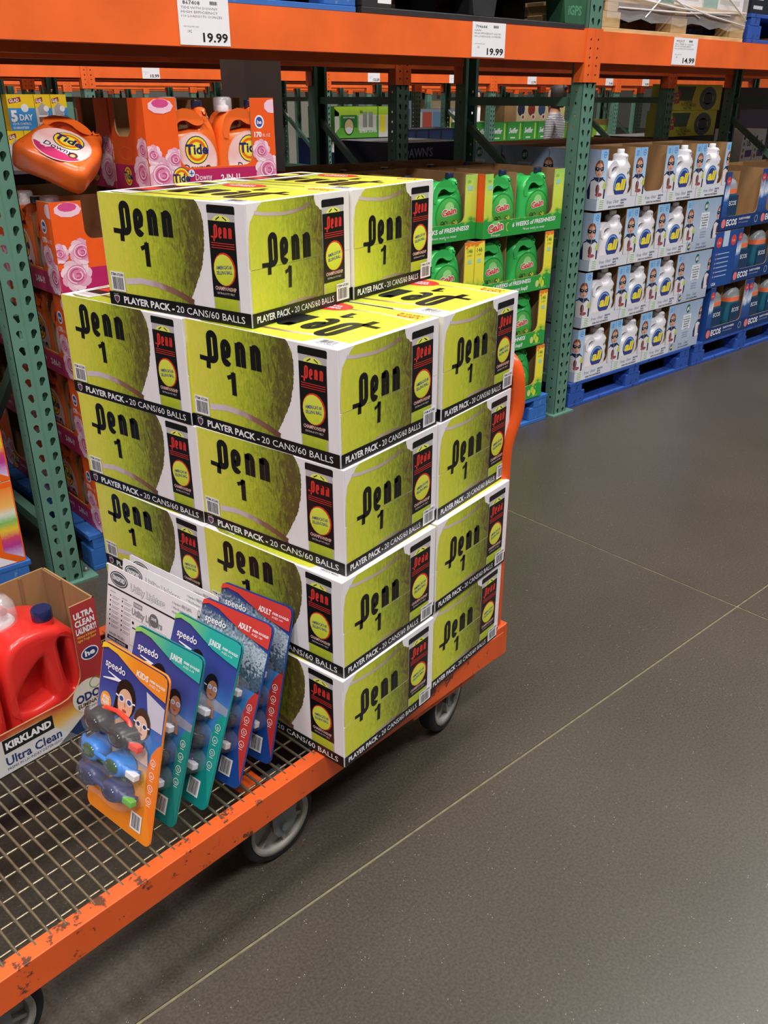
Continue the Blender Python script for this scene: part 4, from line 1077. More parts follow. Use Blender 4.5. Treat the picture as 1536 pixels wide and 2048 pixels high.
k.matrix_world = Matrix.Translation((-.205, .13, 1.263 - zmin)) @ Rm @ ks

# cartons at the left edge
def frame_carton(loc, w, h, lb):
    T = thing('rainbow_carton', lb, 'box', loc); b = MB(); b.box(0, w, 0, .5, 0, h, M['white']); obj('carton_body', b, T, bevel=.002)
    a = MB(); D = Dec(a, (0, 0, 0), (1, 0, 0), (0, 0, 1)); O = C('ea6418')
    D.rect(0, 0, w, h, O, 0); rb = grad_mat('rainbow_print', [(0, 'e6dcec'), (.12, 'c9a0d0'), (.22, 'b03a90'), (.32, 'd04468'), (.42, 'e8c030'), (.52, '7cb85a'), (.62, 'd6ddcc'), (.7, 'f0b860'), (1, 'ea6a1c')], 1, .0, .29, .4, .06, 120)
    D.poly([(w - .065, .05), (w - .004, .012), (w - .004, h - .02), (w - .065, h - .02)], rb, 1)
    D.rect(.0, .055, w - .078, h - .03, C('1a1a5c'), 1); D.poly([(0, .002), (w - .03, .002), (w - .085, .038), (0, .038)], M['white'], 1)
    obj('artwork', a, T)
for i in range(3): frame_carton((-.432 - .60, .005, .142 + i * .292), .60, .289, 'white carton with orange frame and rainbow print, %s of three at the left edge' % ('lowest', 'middle', 'highest')[i])

# ================================================================ GOODS ON THE UPPER BEAM LEVEL
UZ = 1.814
def upper_pallet(lb, x, w, m):
    return pallet(lb, (x, .01, UZ), w, .80, m)
upper_pallet('blue painted pallet on the beam, above the 19.99 tag of the orange jugs', -.22, 1.262, M['blue_pallet'])
WD_ = M['wood']
upper_pallet('raw wooden pallet under stretch-wrapped boxes on the beam', 2.50, 1.28, WD_)
upper_pallet('blue pallet on the beam at the top right corner', 3.83, 1.24, M['navy_pallet'])
# black plastic pallet
bp = thing('plastic_pallet', 'black plastic pallet with raised green letters on the beam', 'pallet', (1.07, .01, UZ)); bk = M['black_plastic']
mb = MB(); mb.box(0, 1.30, 0, .8, .125, .145, bk); obj('deck', mb, bp, bevel=.003)
for y in (0, .35, .70):
    mb = MB(); mb.box(0, 1.30, y, y + .10, 0, .022, bk); obj('base_runner', mb, bp, bevel=.003)
    for x, w_ in ((0, .14), (.02 + .56, .12), (1.16, .14)):
        mb = MB(); mb.prism([(x, .022), (x + w_, .022), (x + w_ + (.02 if x < 1 else 0), .125), (x - (.02 if x > 0 else 0), .125)], 'y', y, y + .1, bk if x < 1.1 or y else mat('green_plastic_plate', '2f5c42', .5)); obj('block', mb, bp, bevel=.004)
mb = MB(); D = Dec(mb, (0, 0, 0), (1, 0, 0), (0, 0, 1)); D.text('iGPS', 1.175, .055, .036, C('4f8a66'), 1, w=.095, bold=.04); obj('raised_letters', mb, bp)
for x, w_, z in ((.015, .035, .05), (.075, .065, .035)):
    mb = MB(); D = Dec(mb, (0, 0, 0), (1, 0, 0), (0, 0, 1)); D.rect(x, z, x + w_, .14, M['paper'], 1); barcode(D, x + .004, z + .02, w_ - .008, .04, 2, None, False); obj('paper_label', mb, bp)
WRAP = mat('stretch_wrap', 'eeeaea', .12, alpha=.30, coat=1.0, var=.05, ns=6, stretch=(1, 1, 12), bump=.8)
def upper_box(lb, x, y, z, w, d, h, base, bands):
    T = thing('stock_carton', lb, 'box', (x, y, z)); b = MB(); b.box(0, w, 0, d, 0, h, base); obj('carton_body', b, T, bevel=.002)
    a = MB(); D = Dec(a, (0, 0, 0), (1, 0, 0), (0, 0, 1))
    for u0, v0, u1, v1, c in bands: D.rect(u0 * w, v0 * h, u1 * w, v1 * h, C(c), 0)
    D = Dec(a, (0, d, 0), (0, -1, 0), (0, 0, 1))
    for u0, v0, u1, v1, c in bands: D.rect(u0 * d, v0 * h, u1 * d, v1 * h, C(c), 0)
    obj('artwork', a, T); return T
UP = UZ + .141
for i in range(3):
    upper_box('white and teal box under stretch wrap on the wooden pallet, %s from the left' % ordn[i], 2.53 + i * .41, .02, UP, .40, .76, 1.15, M['white'], [(.0, .0, .35, .23, '6fa795'), (.4, .02, .9, .04, 'c9c4bc'), (.5, .09, .95, .19, '8fbfae'), (0, .24, 1, .26, '4d8f80'), (.2, .3, .8, .5, '6fa795')])
w_ = MB()
rng = random.Random(3)
for (x0, y0, x1, y1) in ((2.515, .007, 3.775, .007), (2.515, .79, 2.515, .007), (3.775, .007, 3.775, .79)):
    n = 14; R0 = []; R1 = []
    for i in range(n + 1):
        t = i / n; jx = rng.uniform(-.004, .004); R0.append((x0 + (x1 - x0) * t + (jx if x0 == x1 else 0), y0 + (y1 - y0) * t + (jx if y0 == y1 else 0) - (.004 if y0 == y1 else 0), UZ + .055 + rng.uniform(-.012, .012))); R1.append((x0 + (x1 - x0) * t, y0 + (y1 - y0) * t, UP + .31))
    w_.raw(R0 + R1, [(i, i + 1, n + 2 + i, n + 1 + i) for i in range(n)], WRAP, smooth=True)
obj('stretch_wrap', w_, None, 'clear crinkled stretch wrap around the boxes on the wooden pallet', cat='plastic wrap')
for i in range(14):   # twisted strands are pieces of the wrap
    pass
strand = MB(); SM = mat('wrap_strand', 'efe9e6', .2, coat=1.0, alpha=.8)
for a, b in (((2.62, UZ + .30), (3.30, UZ + .09)), ((2.60, UZ + .10), (3.76, UZ + .135)), ((2.82, UZ + .07), (3.10, UZ + .30)), ((3.0, UZ + .16), (3.76, UZ + .075)), ((2.56, UZ + .155), (3.6, UZ + .115)), ((3.35, UZ + .30), (3.77, UZ + .10))):
    strand.tube([(a[0], .000, a[1]), ((a[0] + b[0]) / 2, -.003, (a[1] + b[1]) / 2 - .012), (b[0], .000, b[1])], [.0035, .0055, .003], SM, 6)
so = obj('wrap_strands', strand, bpy.data.objects['stretch_wrap'], kind='stuff')
upper_box('black carton with white stripes on the top right blue pallet', 3.84, .02, UP, .20, .7, 1.1, C('20242e'), [(.1, .02, .6, .035, 'c8c8d0'), (.1, .06, .6, .075, 'c8c8d0'), (.1, .10, .6, .115, 'c8c8d0')])
upper_box('pale pink and white carton on the top right blue pallet', 4.05, .02, UP, .98, .7, 1.1, M['white'], [(.05, .02, .2, .17, 'd98aa8'), (.3, .02, .5, .12, 'e6c8d4')])
upper_box('brown carton on the blue pallet over the orange jugs', -.20, .03, UP, 1.2, .74, 1.2, M['kraft'], [(.1, .3, .4, .6, '7a5a3a')])
upper_box('dark carton on the black plastic pallet', 1.09, .03, UP + .006, 1.24, .74, 1.2, C('3a3c40'), [(.1, .3, .4, .6, '5a5c60')])

# ================================================================ BACKGROUND GOODS
def stock(lb, x, y, z, w, d, h, m, draw=None, cat='box', grp=None, nm='stock_carton'):
    T = thing(nm, lb, cat, (x, y, z), 0, grp); b = MB(); b.box(0, w, 0, d, 0, h, m); obj('carton_body', b, T)
    if draw:
        a = MB(); D = Clip(a, (0, 0, 0), (1, 0, 0), (0, 0, 1), .001); draw(D); obj('artwork', a, T)
    return T
K = M['kraft']; dk = C('1c2233')
def glad(big):
    def f(D):
        w = .215 if big else .130; h = .262
        D.rect(0, 0, w, h, C('3a8fd0') if big else C('c8c6ca'), 0); D.rect(0, h * .62, w, h, C('ecc722'), 1)
        D.poly([(w * .06, h * .74), (w * .52, h * .80), (w * .50, h * .93), (w * .05, h * .87)], C('8e2626'), 2); D.text('GLAD', w * .09, h * .775, h * .09, M['paper'], 3, w=w * .36, bold=.03, rot=.1)
        if big:
            D.ell(w * .62, h * .62, w * .14, w * .14, C('dfe6ee'), 2, 14); D.text('5', w * .06, h * .26, h * .30, M['paper'], 3, bold=.05); D.text('DAY', w * .38, h * .28, h * .17, M['paper'], 3, w=w * .5, bold=.03)
            D.text('ODOR CONTROL', w * .08, h * .15, h * .07, M['paper'], 3, w=w * .7, bold=.01, res=1); D.text('GUARANTEED', w * .08, h * .04, h * .07, M['paper'], 3, w=w * .6, bold=.01, res=1)
        else:
            D.poly([(w * .15, h * .62), (w * .45, h * .78), (w * .8, h * .6), (w * .7, h * .42), (w * .2, h * .42)], C('a9a2a8'), 2); D.ell(w * .68, h * .6, w * .17, w * .17, C('e6e8ec'), 3, 12)
            D.rect(w * .15, h * .22, w * .7, h * .38, C('8a5a4a'), 2); D.rect(w * .12, h * .37, w * .72, h * .41, M['paper'], 3); D.rect(w * .76, h * .28, w, h * .62, C('3a8fd0'), 2); D.text('140', w * .05, h * .06, h * .11, C('b03030'), 3, w=w * .35, bold=.03); D.rect(w * .5, h * .04, w * .8, h * .2, C('9a9aa0'), 2)
    return f
stock('tall brown stack supporting the yellow trash bag boxes', 1.40, 4.95, 0, .80, .6, 1.035, K)
for i, (x, w_, b_) in enumerate(((1.575, .215, 1), (1.795, .130, 0), (1.93, .130, 0))):
    stock('yellow and blue trash bag box in the upper row, %s' % ('widest with 5 DAY', 'middle', 'right')[i], x, 4.95, 1.30, w_, .35, .262, C('ecc722'), glad(b_), grp='yellow trash bag boxes')
for i, (x, w_, b_) in enumerate(((1.40, .130, 0), (1.535, .130, 0), (1.67, .130, 0), (1.805, .130, 0), (1.94, .130, 0))):
    stock('yellow trash bag box in the lower row behind the lying jug, %s from left' % ordn[i], x, 4.95, 1.036, w_, .35, .262, C('ecc722'), glad(b_), grp='yellow trash bag boxes')
stock('dark shelf stock beside the trash bag boxes', 2.30, 5.1, 0, 1.5, .46, 1.35, C('3b3434'), lambda D: [D.rect(.05 + .28 * i, .9 + .1 * (i % 2), .27 + .28 * i, 1.3, C(('4a3f3f', '2c2f3a', '55483c', '38424a')[i % 4]), 1) for i in range(5)])
stock('dark shelf stock left of the trash bag boxes', -.1, 5.1, 0, 1.45, .46, 1.3, C('33405a'), lambda D: [D.rect(.05 + .28 * i, .9, .27 + .28 * i, 1.26, C(('3c4a6a', '4a6a6a', '55483c')[i % 3]), 1) for i in range(5)])
def wipes(w):
    def f(D):
        D.rect(0, 0, w, .30, C('5fae3e'), 0); D.rect(0, .21, w, .30, C('a4cf3a'), 1); D.poly([(0, .05), (.06, .10), (.06, .24), (0, .28)], C('d4d8d4'), 1)
        D.rect(.08, .10, .30, .22, C('2c7a3c'), 2); D.ell(.19, .11, .07, .085, C('1f5c2c'), 3, 18); D.ell(.19, .11, .058, .072, C('cdb88a'), 4, 18); D.poly([(.135, .09), (.19, .11), (.245, .09), (.225, .055), (.19, .04), (.155, .055)], C('d8d6da'), 5)
        D.text('MULTI-SURFACE', .19, .19, .014, M['paper'], 3, w=.15, bold=.03, align='c', res=1); D.rect(.32, .07, w - .01, .22, C('d2d6d2'), 2)
        D.text('86', .34, .235, .03, C('2c6a3c'), 3, bold=.03); D.rect(.38, .10, .44, .25, C('8f9a90'), 3); D.rect(.46, .10, .52, .25, C('8f9a90'), 3)
        D.text('Surface', .33, .05, .035, M['paper'], 3, w=.11, bold=.02, shear=.2); D.text('SUPER', .46, .05, .02, M['paper'], 3, w=.12, bold=.02)
    return f
GR_ = C('5fae3e')
stock('brown and dark stack below the green wipes boxes', 4.83, 5.0, 0, 1.02, .46, .86, K)
stock('green and white wipes box with an oval window, largest on the far row', 4.90, 4.97, 1.155, .59, .45, .30, GR_, wipes(.58))
stock('green and white wipes box right of the largest, cut by the dark post', 5.50, 4.97, 1.155, .34, .45, .30, GR_, lambda D: (D.rect(0, 0, .34, .30, C('d2d6d2'), 0), D.rect(0, .22, .34, .30, C('a4cf3a'), 1), D.rect(.02, .05, .10, .22, C('e6dc3a'), 1)))
NV = C('1d2f6a')
def dawn(D):
    D.rect(0, 0, .8, .28, NV, 0); D.text("DAWN'S", .38, .17, .06, C('c8d0e0'), 1, w=.25, bold=.02); D.text('BEST CLEAN', .36, .10, .045, C('c8d0e0'), 1, w=.28, bold=.02)
stock('navy tray behind the dish soap bottles on the far row', 4.83, 5.12, .865, .80, .4, .285, NV, dawn)
DS = None
for i in range(3):
    J = thing('dish_soap_bottle', 'white capped dish soap bottle under the wipes boxes, %s' % ordn[i], 'bottle', (4.93 + i * .16, 5.04, .862)); b = MB(); b.lathe([(.055, 0), (.06, .02), (.06, .16)], PL('1a2c50'), n=16); obj('bottle_body', b, J)
    b = MB(); b.lathe([(.06, .16), (.055, .19), (.02, .215), (.02, .235), (.014, .24), (.014, .26)], PL('e8e6ea'), n=16); obj('bottle_top', b, J)
# second far bay: dark boxes, green boxes, yellow boxes
stock('dark navy boxes stacked on the far row behind the inner post', 5.87, 5.0, 0, 1.0, .46, 1.22, C('1c2438'), lambda D: [D.rect(.03 + .2 * i, 1.0 + .0 * i, .2 + .2 * i, 1.2, C('26375c'), 1) for i in range(4)])
stock('low dark stack under the green carded boxes', 6.95, 5.0, 0, 1.9, .46, 1.055, C('26302a'))
for i in range(6):
    stock('green box with a white curly logo on the far row, %s from the left' % (ordn + ['sixth'])[i], 7.02 + i * .29, 4.97, 1.056, .28, .4, .215, C('3f9a44'), lambda D: (D.rect(0, 0, .28, .215, C('3f9a44'), 0), D.rect(.225, .02, .25, .2, C('b8d84a'), 1), D.text('Swiffer', .03, .09, .06, M['paper'], 1, w=.16, bold=.03, shear=.2), D.rect(.06, .03, .15, .045, C('cfe6c8'), 1)), grp='green far boxes')
stock('cream carton with cleaner bottles printed on it, above the green boxes', 7.85, 5.05, 1.272, .95, .4, .25, C('d8c8a0'), lambda D: ([D.ell(.08 + .2 * i, .14, .07, .08, C(('26304a', '8a3030', '3a4a78', '7a2c2c', 'e6d890')[i]), 1, 14) for i in range(5)], [D.ell(.12 + .2 * i, .05, .05, .035, C('e8dcc0'), 2, 12) for i in range(4)], [D.ell(.12 + .2 * i, .05, .02, .02, C('a83030'), 3, 9) for i in range(4)]))
stock('brown open carton edge on the far row beside the shopper', 7.62, 5.05, 1.272, .2, .4, .25, M['kraft'])
# open dividers behind the big post
stock('low dark stack far behind the big green post', 9.0, 5.0, 0, 1.6, .46, 1.0, C('2c332c'))
stock('yellow and red bottle carton behind the big green post', 9.02, 4.98, 1.002, .28, .4, .24, C('c8b040'), lambda D: (D.rect(0, 0, .28, .24, C('6a2f35'), 0), D.rect(.02, .02, .26, .10, C('d6cf5a'), 1), D.ell(.14, .17, .07, .05, C('d9b0a0'), 1, 10)))
stock('pale green carton with white squares behind the big green post', 9.36, 4.98, 1.002, .42, .4, .20, C('8cbf3c'), lambda D: (D.rect(.08, .05, .16, .12, M['paper'], 1), D.rect(.2, .05, .34, .12, C('d8e0c8'), 1)))
stock('tall brown cardboard flap behind the big green post', 9.72, 5.0, 1.002, .14, .3, .27, M['kraft'])
# row behind the near rack, in shadow
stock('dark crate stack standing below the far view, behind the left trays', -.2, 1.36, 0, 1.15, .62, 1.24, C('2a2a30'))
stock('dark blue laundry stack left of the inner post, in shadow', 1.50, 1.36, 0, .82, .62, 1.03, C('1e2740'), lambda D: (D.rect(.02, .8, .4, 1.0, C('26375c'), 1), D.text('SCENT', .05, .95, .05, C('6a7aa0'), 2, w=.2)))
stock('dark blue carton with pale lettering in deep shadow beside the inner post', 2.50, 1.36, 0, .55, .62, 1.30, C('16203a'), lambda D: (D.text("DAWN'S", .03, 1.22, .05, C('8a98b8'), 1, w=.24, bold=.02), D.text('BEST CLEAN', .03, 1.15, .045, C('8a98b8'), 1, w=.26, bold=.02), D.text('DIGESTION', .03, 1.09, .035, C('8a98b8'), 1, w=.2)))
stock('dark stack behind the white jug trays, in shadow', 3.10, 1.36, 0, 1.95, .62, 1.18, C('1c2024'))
def sponge(D):
    D.rect(0, 0, .8, .185, C('c6c93a'), 0); D.poly([(0, 0), (.12, 0), (.06, .10), (.10, .185), (0, .185)], C('9ac83a'), 1)
    D.poly([(.13, .17), (.40, .17), (.36, .07), (.18, .07)], C('3a5a3a'), 1); D.ring(.60, .085, .13, .085, .05, C('4a5560'), 1, 18); D.ell(.60, .085, .07, .045, C('2a3036'), 1, 14)
    D.text('Scotch', .02, .085, .045, C('c03a78'), 3, w=.17, bold=.04, rot=.1); D.text('Brite', .04, .04, .045, C('c03a78'), 3, w=.14, bold=.04, rot=.1)
    D.text('CLEANS', .25, .05, .022, C('2c4a2c'), 2, w=.12, bold=.02, res=1); D.text('TOUGH MESSES', .21, .028, .022, C('2c4a2c'), 2, w=.22, bold=.02, res=1); D.text('FASTER', .25, .006, .02, C('2c4a2c'), 2, w=.12, bold=.02, res=1)
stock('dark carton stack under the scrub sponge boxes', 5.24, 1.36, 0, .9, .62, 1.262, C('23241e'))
stock('yellow-green scrub sponge box, lower of two in shadow', 5.24, 1.36, 1.264, .80, .14, .185, C('b6c03a'), sponge)
stock('yellow-green scrub sponge box, upper of two in shadow', 5.27, 1.36, 1.451, .80, .14, .185, C('b6c03a'), sponge)
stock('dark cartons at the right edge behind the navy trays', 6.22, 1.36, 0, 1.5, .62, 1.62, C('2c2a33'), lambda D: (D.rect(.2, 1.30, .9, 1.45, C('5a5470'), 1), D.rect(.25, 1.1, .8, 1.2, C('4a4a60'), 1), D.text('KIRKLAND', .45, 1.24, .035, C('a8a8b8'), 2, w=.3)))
for i in range(2):
    stock('white carton with purple print and round icons at the right edge, %s' % ordn[i], 5.70 + i * .19, .92, 0.02, .18, .24, 1.30, M['white'], lambda D: ([D.ell(.035, 1.24 - .045 * q, .015, .015, C(('3a3a48', '6a9ac0', '8aa060', 'c04a50')[q]), 1, 12) for q in range(4)], D.text('US', .08, 1.18, .04, C('4a4a60'), 1, w=.06, bold=.03), D.rect(.07, 1.10, .17, 1.15, C('6a3a8a'), 1)))
J = thing('teal_bottle', 'pale teal bottle in shadow behind the navy trays', 'bottle', (5.52, .98, 1.06)); b = MB(); b.lathe([(.07, 0), (.075, .02), (.075, .16), (.03, .21), (.03, .235)], PL('4f8f86'), n=20); obj('bottle_body', b, J); b = MB(); b.lathe([(.032, .235), (.032, .262)], PL('6fa89c'), n=16); obj('cap', b, J)
stock('kraft carton carrying the pale teal bottle', 5.38, .92, .02, .28, .24, 1.038, K)
for x in (9.0, 10.6, 12.6, 14.6):   # far rows
    stock('far dim stock stack on the third rack row, %s' % {9.0: 'first', 10.6: 'second', 12.6: 'third', 14.6: 'fourth'}[x], x, 9.9, 0, 1.4, .5, 1.35, C({9.0: 'b8a890', 10.6: '7a8a98', 12.6: '98806a', 14.6: '8a9a8a'}[x]), lambda D: [D.rect(.05 + .26 * i, .95, .28 + .26 * i, 1.3, C(('c8c0b0', 'a04a3a', '5a7a9a', 'd8c060', 'e0dcd8')[i]), 1) for i in range(5)])
for i, x in enumerate((1.6, 4.3, 6.0)): stock('far stock stack on the third rack row behind the %s' % ('trash bag boxes', 'wipes boxes', 'inner post')[i], x, 9.9, 0, 1.5, .5, 1.40, C(('4a5a6a', '6a5a4a', '8a8078')[i]), lambda D: [D.rect(.05 + .26 * i, .95, .28 + .26 * i, 1.3, C(('707880', '8a4a3a', '4a6a8a', 'a09050', 'c0bcb8')[i]), 1) for i in range(5)])
for i in range(8): stock('dim goods stack on the distant fourth rack row', 2.0 + i * 2.3, 14.8, 0, 1.9, .45, 1.5, C(('8a8a80', '6a7a8a', '9a8a6a', '7a6a5a')[i % 4]), grp='goods on the fourth rack row')

# loads on the upper level of the rear frames and of the second row (unseen, added to keep the lower bays in shade)
for i, (x, w_) in enumerate(((-.24, 1.25), (1.05, 1.25), (2.50, 1.25), (3.80, 1.25), (5.24, 1.25), (6.52, 1.25))):
    stock('tall kraft load on the rear frame\'s upper beams, %s from the left' % (ordn + ['sixth'])[i], x, 1.33, UZ, w_, .74, 1.25, M['kraft'])
for i in range(6):
    stock('tall grey load on the second rack row\'s upper beams, %s from the left' % (ordn + ['sixth'])[i], -.18 + 2.48 * i, 4.92, UZ, 2.3, .72, 1.25, C(('7a7f86', '8a7a66', '6f7a72')[i % 3]))
stock('kraft load on the beam at the upper left, outside the picture', -3.0, .05, UZ, 2.5, .74, 1.25, M['kraft'])
stock('kraft load on the beam at the far upper right', 5.24, .05, UZ, 2.5, .74, 1.25, M['kraft'])

# ================================================================ PEOPLE
def person(lb, x, y, rz, shirt, hair, h=1.62, stripes=False, pants='2a3040'):
    P = thing('person', lb, 'person', (x, y, 0), rz)
    s = h / 1.62
    V = [(0, 0, .92), (0, .005, 1.10), (0, .01, 1.30), (0, .0, 1.40), (0, -.01, 1.50),
         (.09, 0, .88), (.10, -.01, .50), (.10, .015, .09), (.10, -.10, .035), (-.09, 0, .88), (-.10, .0, .50), (-.10, .015, .09), (-.10, -.10, .035),
         (.17, .01, 1.33), (.22, .0, 1.08), (.19, -.18, 1.00), (.17, -.25, 1.00), (-.17, .01, 1.33), (-.22, .0, 1.08), (-.19, -.18, 1.00), (-.17, -.25, 1.00)]
    E_ = [(0, 1), (1, 2), (2, 3), (3, 4), (0, 5), (5, 6), (6, 7), (7, 8), (0, 9), (9, 10), (10, 11), (11, 12), (2, 13), (13, 14), (14, 15), (15, 16), (2, 17), (17, 18), (18, 19), (19, 20)]
    Rr = [(.15, .11), (.13, .10), (.14, .10), (.06, .06), (.055, .06), (.09, .10), (.06, .065), (.04, .045), (.035, .03), (.09, .10), (.06, .065), (.04, .045), (.035, .03), (.06, .06), (.042, .045), (.033, .035), (.03, .03), (.06, .06), (.042, .045), (.033, .035), (.03, .03)]
    me = bpy.data.meshes.new('body'); me.from_pydata([(a * s, b * s, c * s) for a, b, c in V], E_, [])
    sm = newmat('person_body_' + shirt); m_, N, L, b = sm
    tc = N.new('ShaderNodeTexCoord'); sp = N.new('ShaderNodeSeparateXYZ'); L.new(tc.outputs['Object'], sp.inputs[0])
    r = N.new('ShaderNodeValToRGB'); e = r.color_ramp; e.interpolation = 'CONSTANT'; e.elements[0].position = 0; e.elements[0].color = rgb('1c1c20')
    e.elements[1].position = .045; e.elements[1].color = rgb(pants)
    for p_, c_ in ((.50, shirt), (.755, 'b98a72')): q = e.elements.new(p_); q.color = rgb(c_)
    mr = N.new('ShaderNodeMath'); mr.operation = 'DIVIDE'; mr.inputs[1].default_value = 1.86 * s; L.new(sp.outputs[2], mr.inputs[0]); L.new(mr.outputs[0], r.inputs[0])
    if stripes:
        w = N.new('ShaderNodeMath'); w.operation = 'MULTIPLY'; w.inputs[1].default_value = 60; L.new(sp.outputs[2], w.inputs[0]); f = N.new('ShaderNodeMath'); f.operation = 'FRACT'; L.new(w.outputs[0], f.inputs[0])
        g = N.new('ShaderNodeMath'); g.operation = 'GREATER_THAN'; g.inputs[1].default_value = .5; L.new(f.outputs[0], g.inputs[0])
        a1 = N.new('ShaderNodeMath'); a1.operation = 'GREATER_THAN'; a1.inputs[1].default_value = .93 * s; L.new(sp.outputs[2], a1.inputs[0])
        a2 = N.new('ShaderNodeMath'); a2.operation = 'LESS_THAN'; a2.inputs[1].default_value = 1.40 * s; L.new(sp.outputs[2], a2.inputs[0])
        m1 = N.new('ShaderNodeMath'); m1.operation = 'MULTIPLY'; L.new(g.outputs[0], m1.inputs[0]); L.new(a1.outputs[0], m1.inputs[1]); m2 = N.new('ShaderNodeMath'); m2.operation = 'MULTIPLY'; L.new(m1.outputs[0], m2.inputs[0]); L.new(a2.outputs[0], m2.inputs[1])
        mx = N.new('ShaderNodeMix'); mx.data_type = 'RGBA'; L.new(m2.outputs[0], mx.inputs[0]); L.new(r.outputs[0], mx.inputs[6]); mx.inputs[7].default_value = rgb('30323c'); L.new(mx.outputs[2], b.inputs['Base Color'])
    else: L.new(r.outputs[0], b.inputs['Base Color'])
    b.inputs['Roughness'].default_value = .8
    me.materials.append(m_)
    o = bpy.data.objects.new('body', me); COL.objects.link(o); o.parent = P
    o.modifiers.new('skin', 'SKIN'); me.skin_vertices.new() if not me.skin_vertices else None
    for i, rr in enumerate(Rr): me.skin_vertices[0].data[i].radius = (rr[0] * s, rr[1] * s)
    me.skin_vertices[0].data[0].use_root = True
    sb = o.modifiers.new('sub', 'SUBSURF'); sb.levels = 2; sb.render_levels = 2
    for p in me.polygons: p.use_smooth = True
    skin = mat('skin_tone', 'c09078', .6); hz = 1.53 * s
    hd = MB(); rings = []
    for r_, z, yo in ((.03, -.10, -.012), (.052, -.085, -.02), (.066, -.05, -.012), (.073, 0, -.004), (.076, .04, 0), (.066, .085, .004), (.035, .112, .005)):
        rings.append([(r_ * cos(t), r_ * 1.2 * sin(t) + yo, hz + .02 + z) for t in [2 * pi * i / 16 for i in range(16)]])
    hd.loft(rings, skin)
    hd.loft([[(r_ * cos(t), -.092 - d, hz + .005 + z + r_ * sin(t)) for t in [2 * pi * i / 8 for i in range(8)]] for r_, z, d in ((.016, -.005, -.012), (.012, -.005, .008), (.004, 0, .014))], skin)
    for sx in (-1, 1): hd.lathe([(.02, sx * .072), (.016, sx * .082)], skin, (.0, hz + .01), 10, 'x'); hd.lathe([(.009, -.090), (.009, -.082)], M['ink'], (sx * .03, hz + .03), 8, 'y')
    hd.box(-.022, .022, -.088, -.080, hz - .046, hz - .040, C('9a4a44'))
    obj('head', hd, P)
    hr = MB(); rings = []
    for r_, z in ((.062, -.09), (.078, -.05), (.084, 0), (.086, .05), (.074, .10), (.04, .128), (.01, .134)):
        rings.append([(r_ * cos(t), max(r_ * 1.2 * sin(t) + .012, -.045 if z < .06 else -9), hz + .022 + z) for t in [2 * pi * i / 18 for i in range(18)]])
    hr.loft(rings, hair)
    if stripes: hr.lathe([(.01, hz + .15), (.03, hz + .14), (.034, hz + .12), (.02, hz + .1)], hair, (0, .09), 12)
    obj('hair', hr, P)
    for sx in (-1, 1):
        hnd = MB(); bx_, by_, bz_ = sx * .17 * s, -.27 * s, 1.0 * s
        hnd.loft([[(bx_ + a * cos(t), by_ - d, bz_ + b_ * sin(t)) for t in [2 * pi * i / 8 for i in range(8)]] for a, b_, d in ((.02, .018, -.02), (.034, .014, .02), (.036, .012, .05))], skin)
        for f_ in range(4):
            fx = bx_ - .027 + f_ * .018; hnd.tube([(fx, by_ - .045, bz_), (fx, by_ - .075, bz_ - .006), (fx, by_ - .095 - .004 * (f_ in (1, 2)), bz_ - .02)], [.009, .008, .006], skin, 6)
        hnd.tube([(bx_ - sx * .03, by_ - .01, bz_), (bx_ - sx * .05, by_ - .035, bz_ - .006), (bx_ - sx * .052, by_ - .06, bz_ - .012)], [.010, .009, .007], skin, 6)
        obj('hand', hnd, P)
    return P
HB_ = mat('dark_brown_hair', '1e1612', .6)
person('person with dark hair seen from behind, in a black and white striped shirt', 7.08, 3.85, radians(200), 'c9c9cc', HB_, 1.60, True)
person('person in a white shirt facing the aisle, framed by the inner rack posts', 10.62, 8.3, radians(-60), 'f2f0ee', HB_, 1.60)

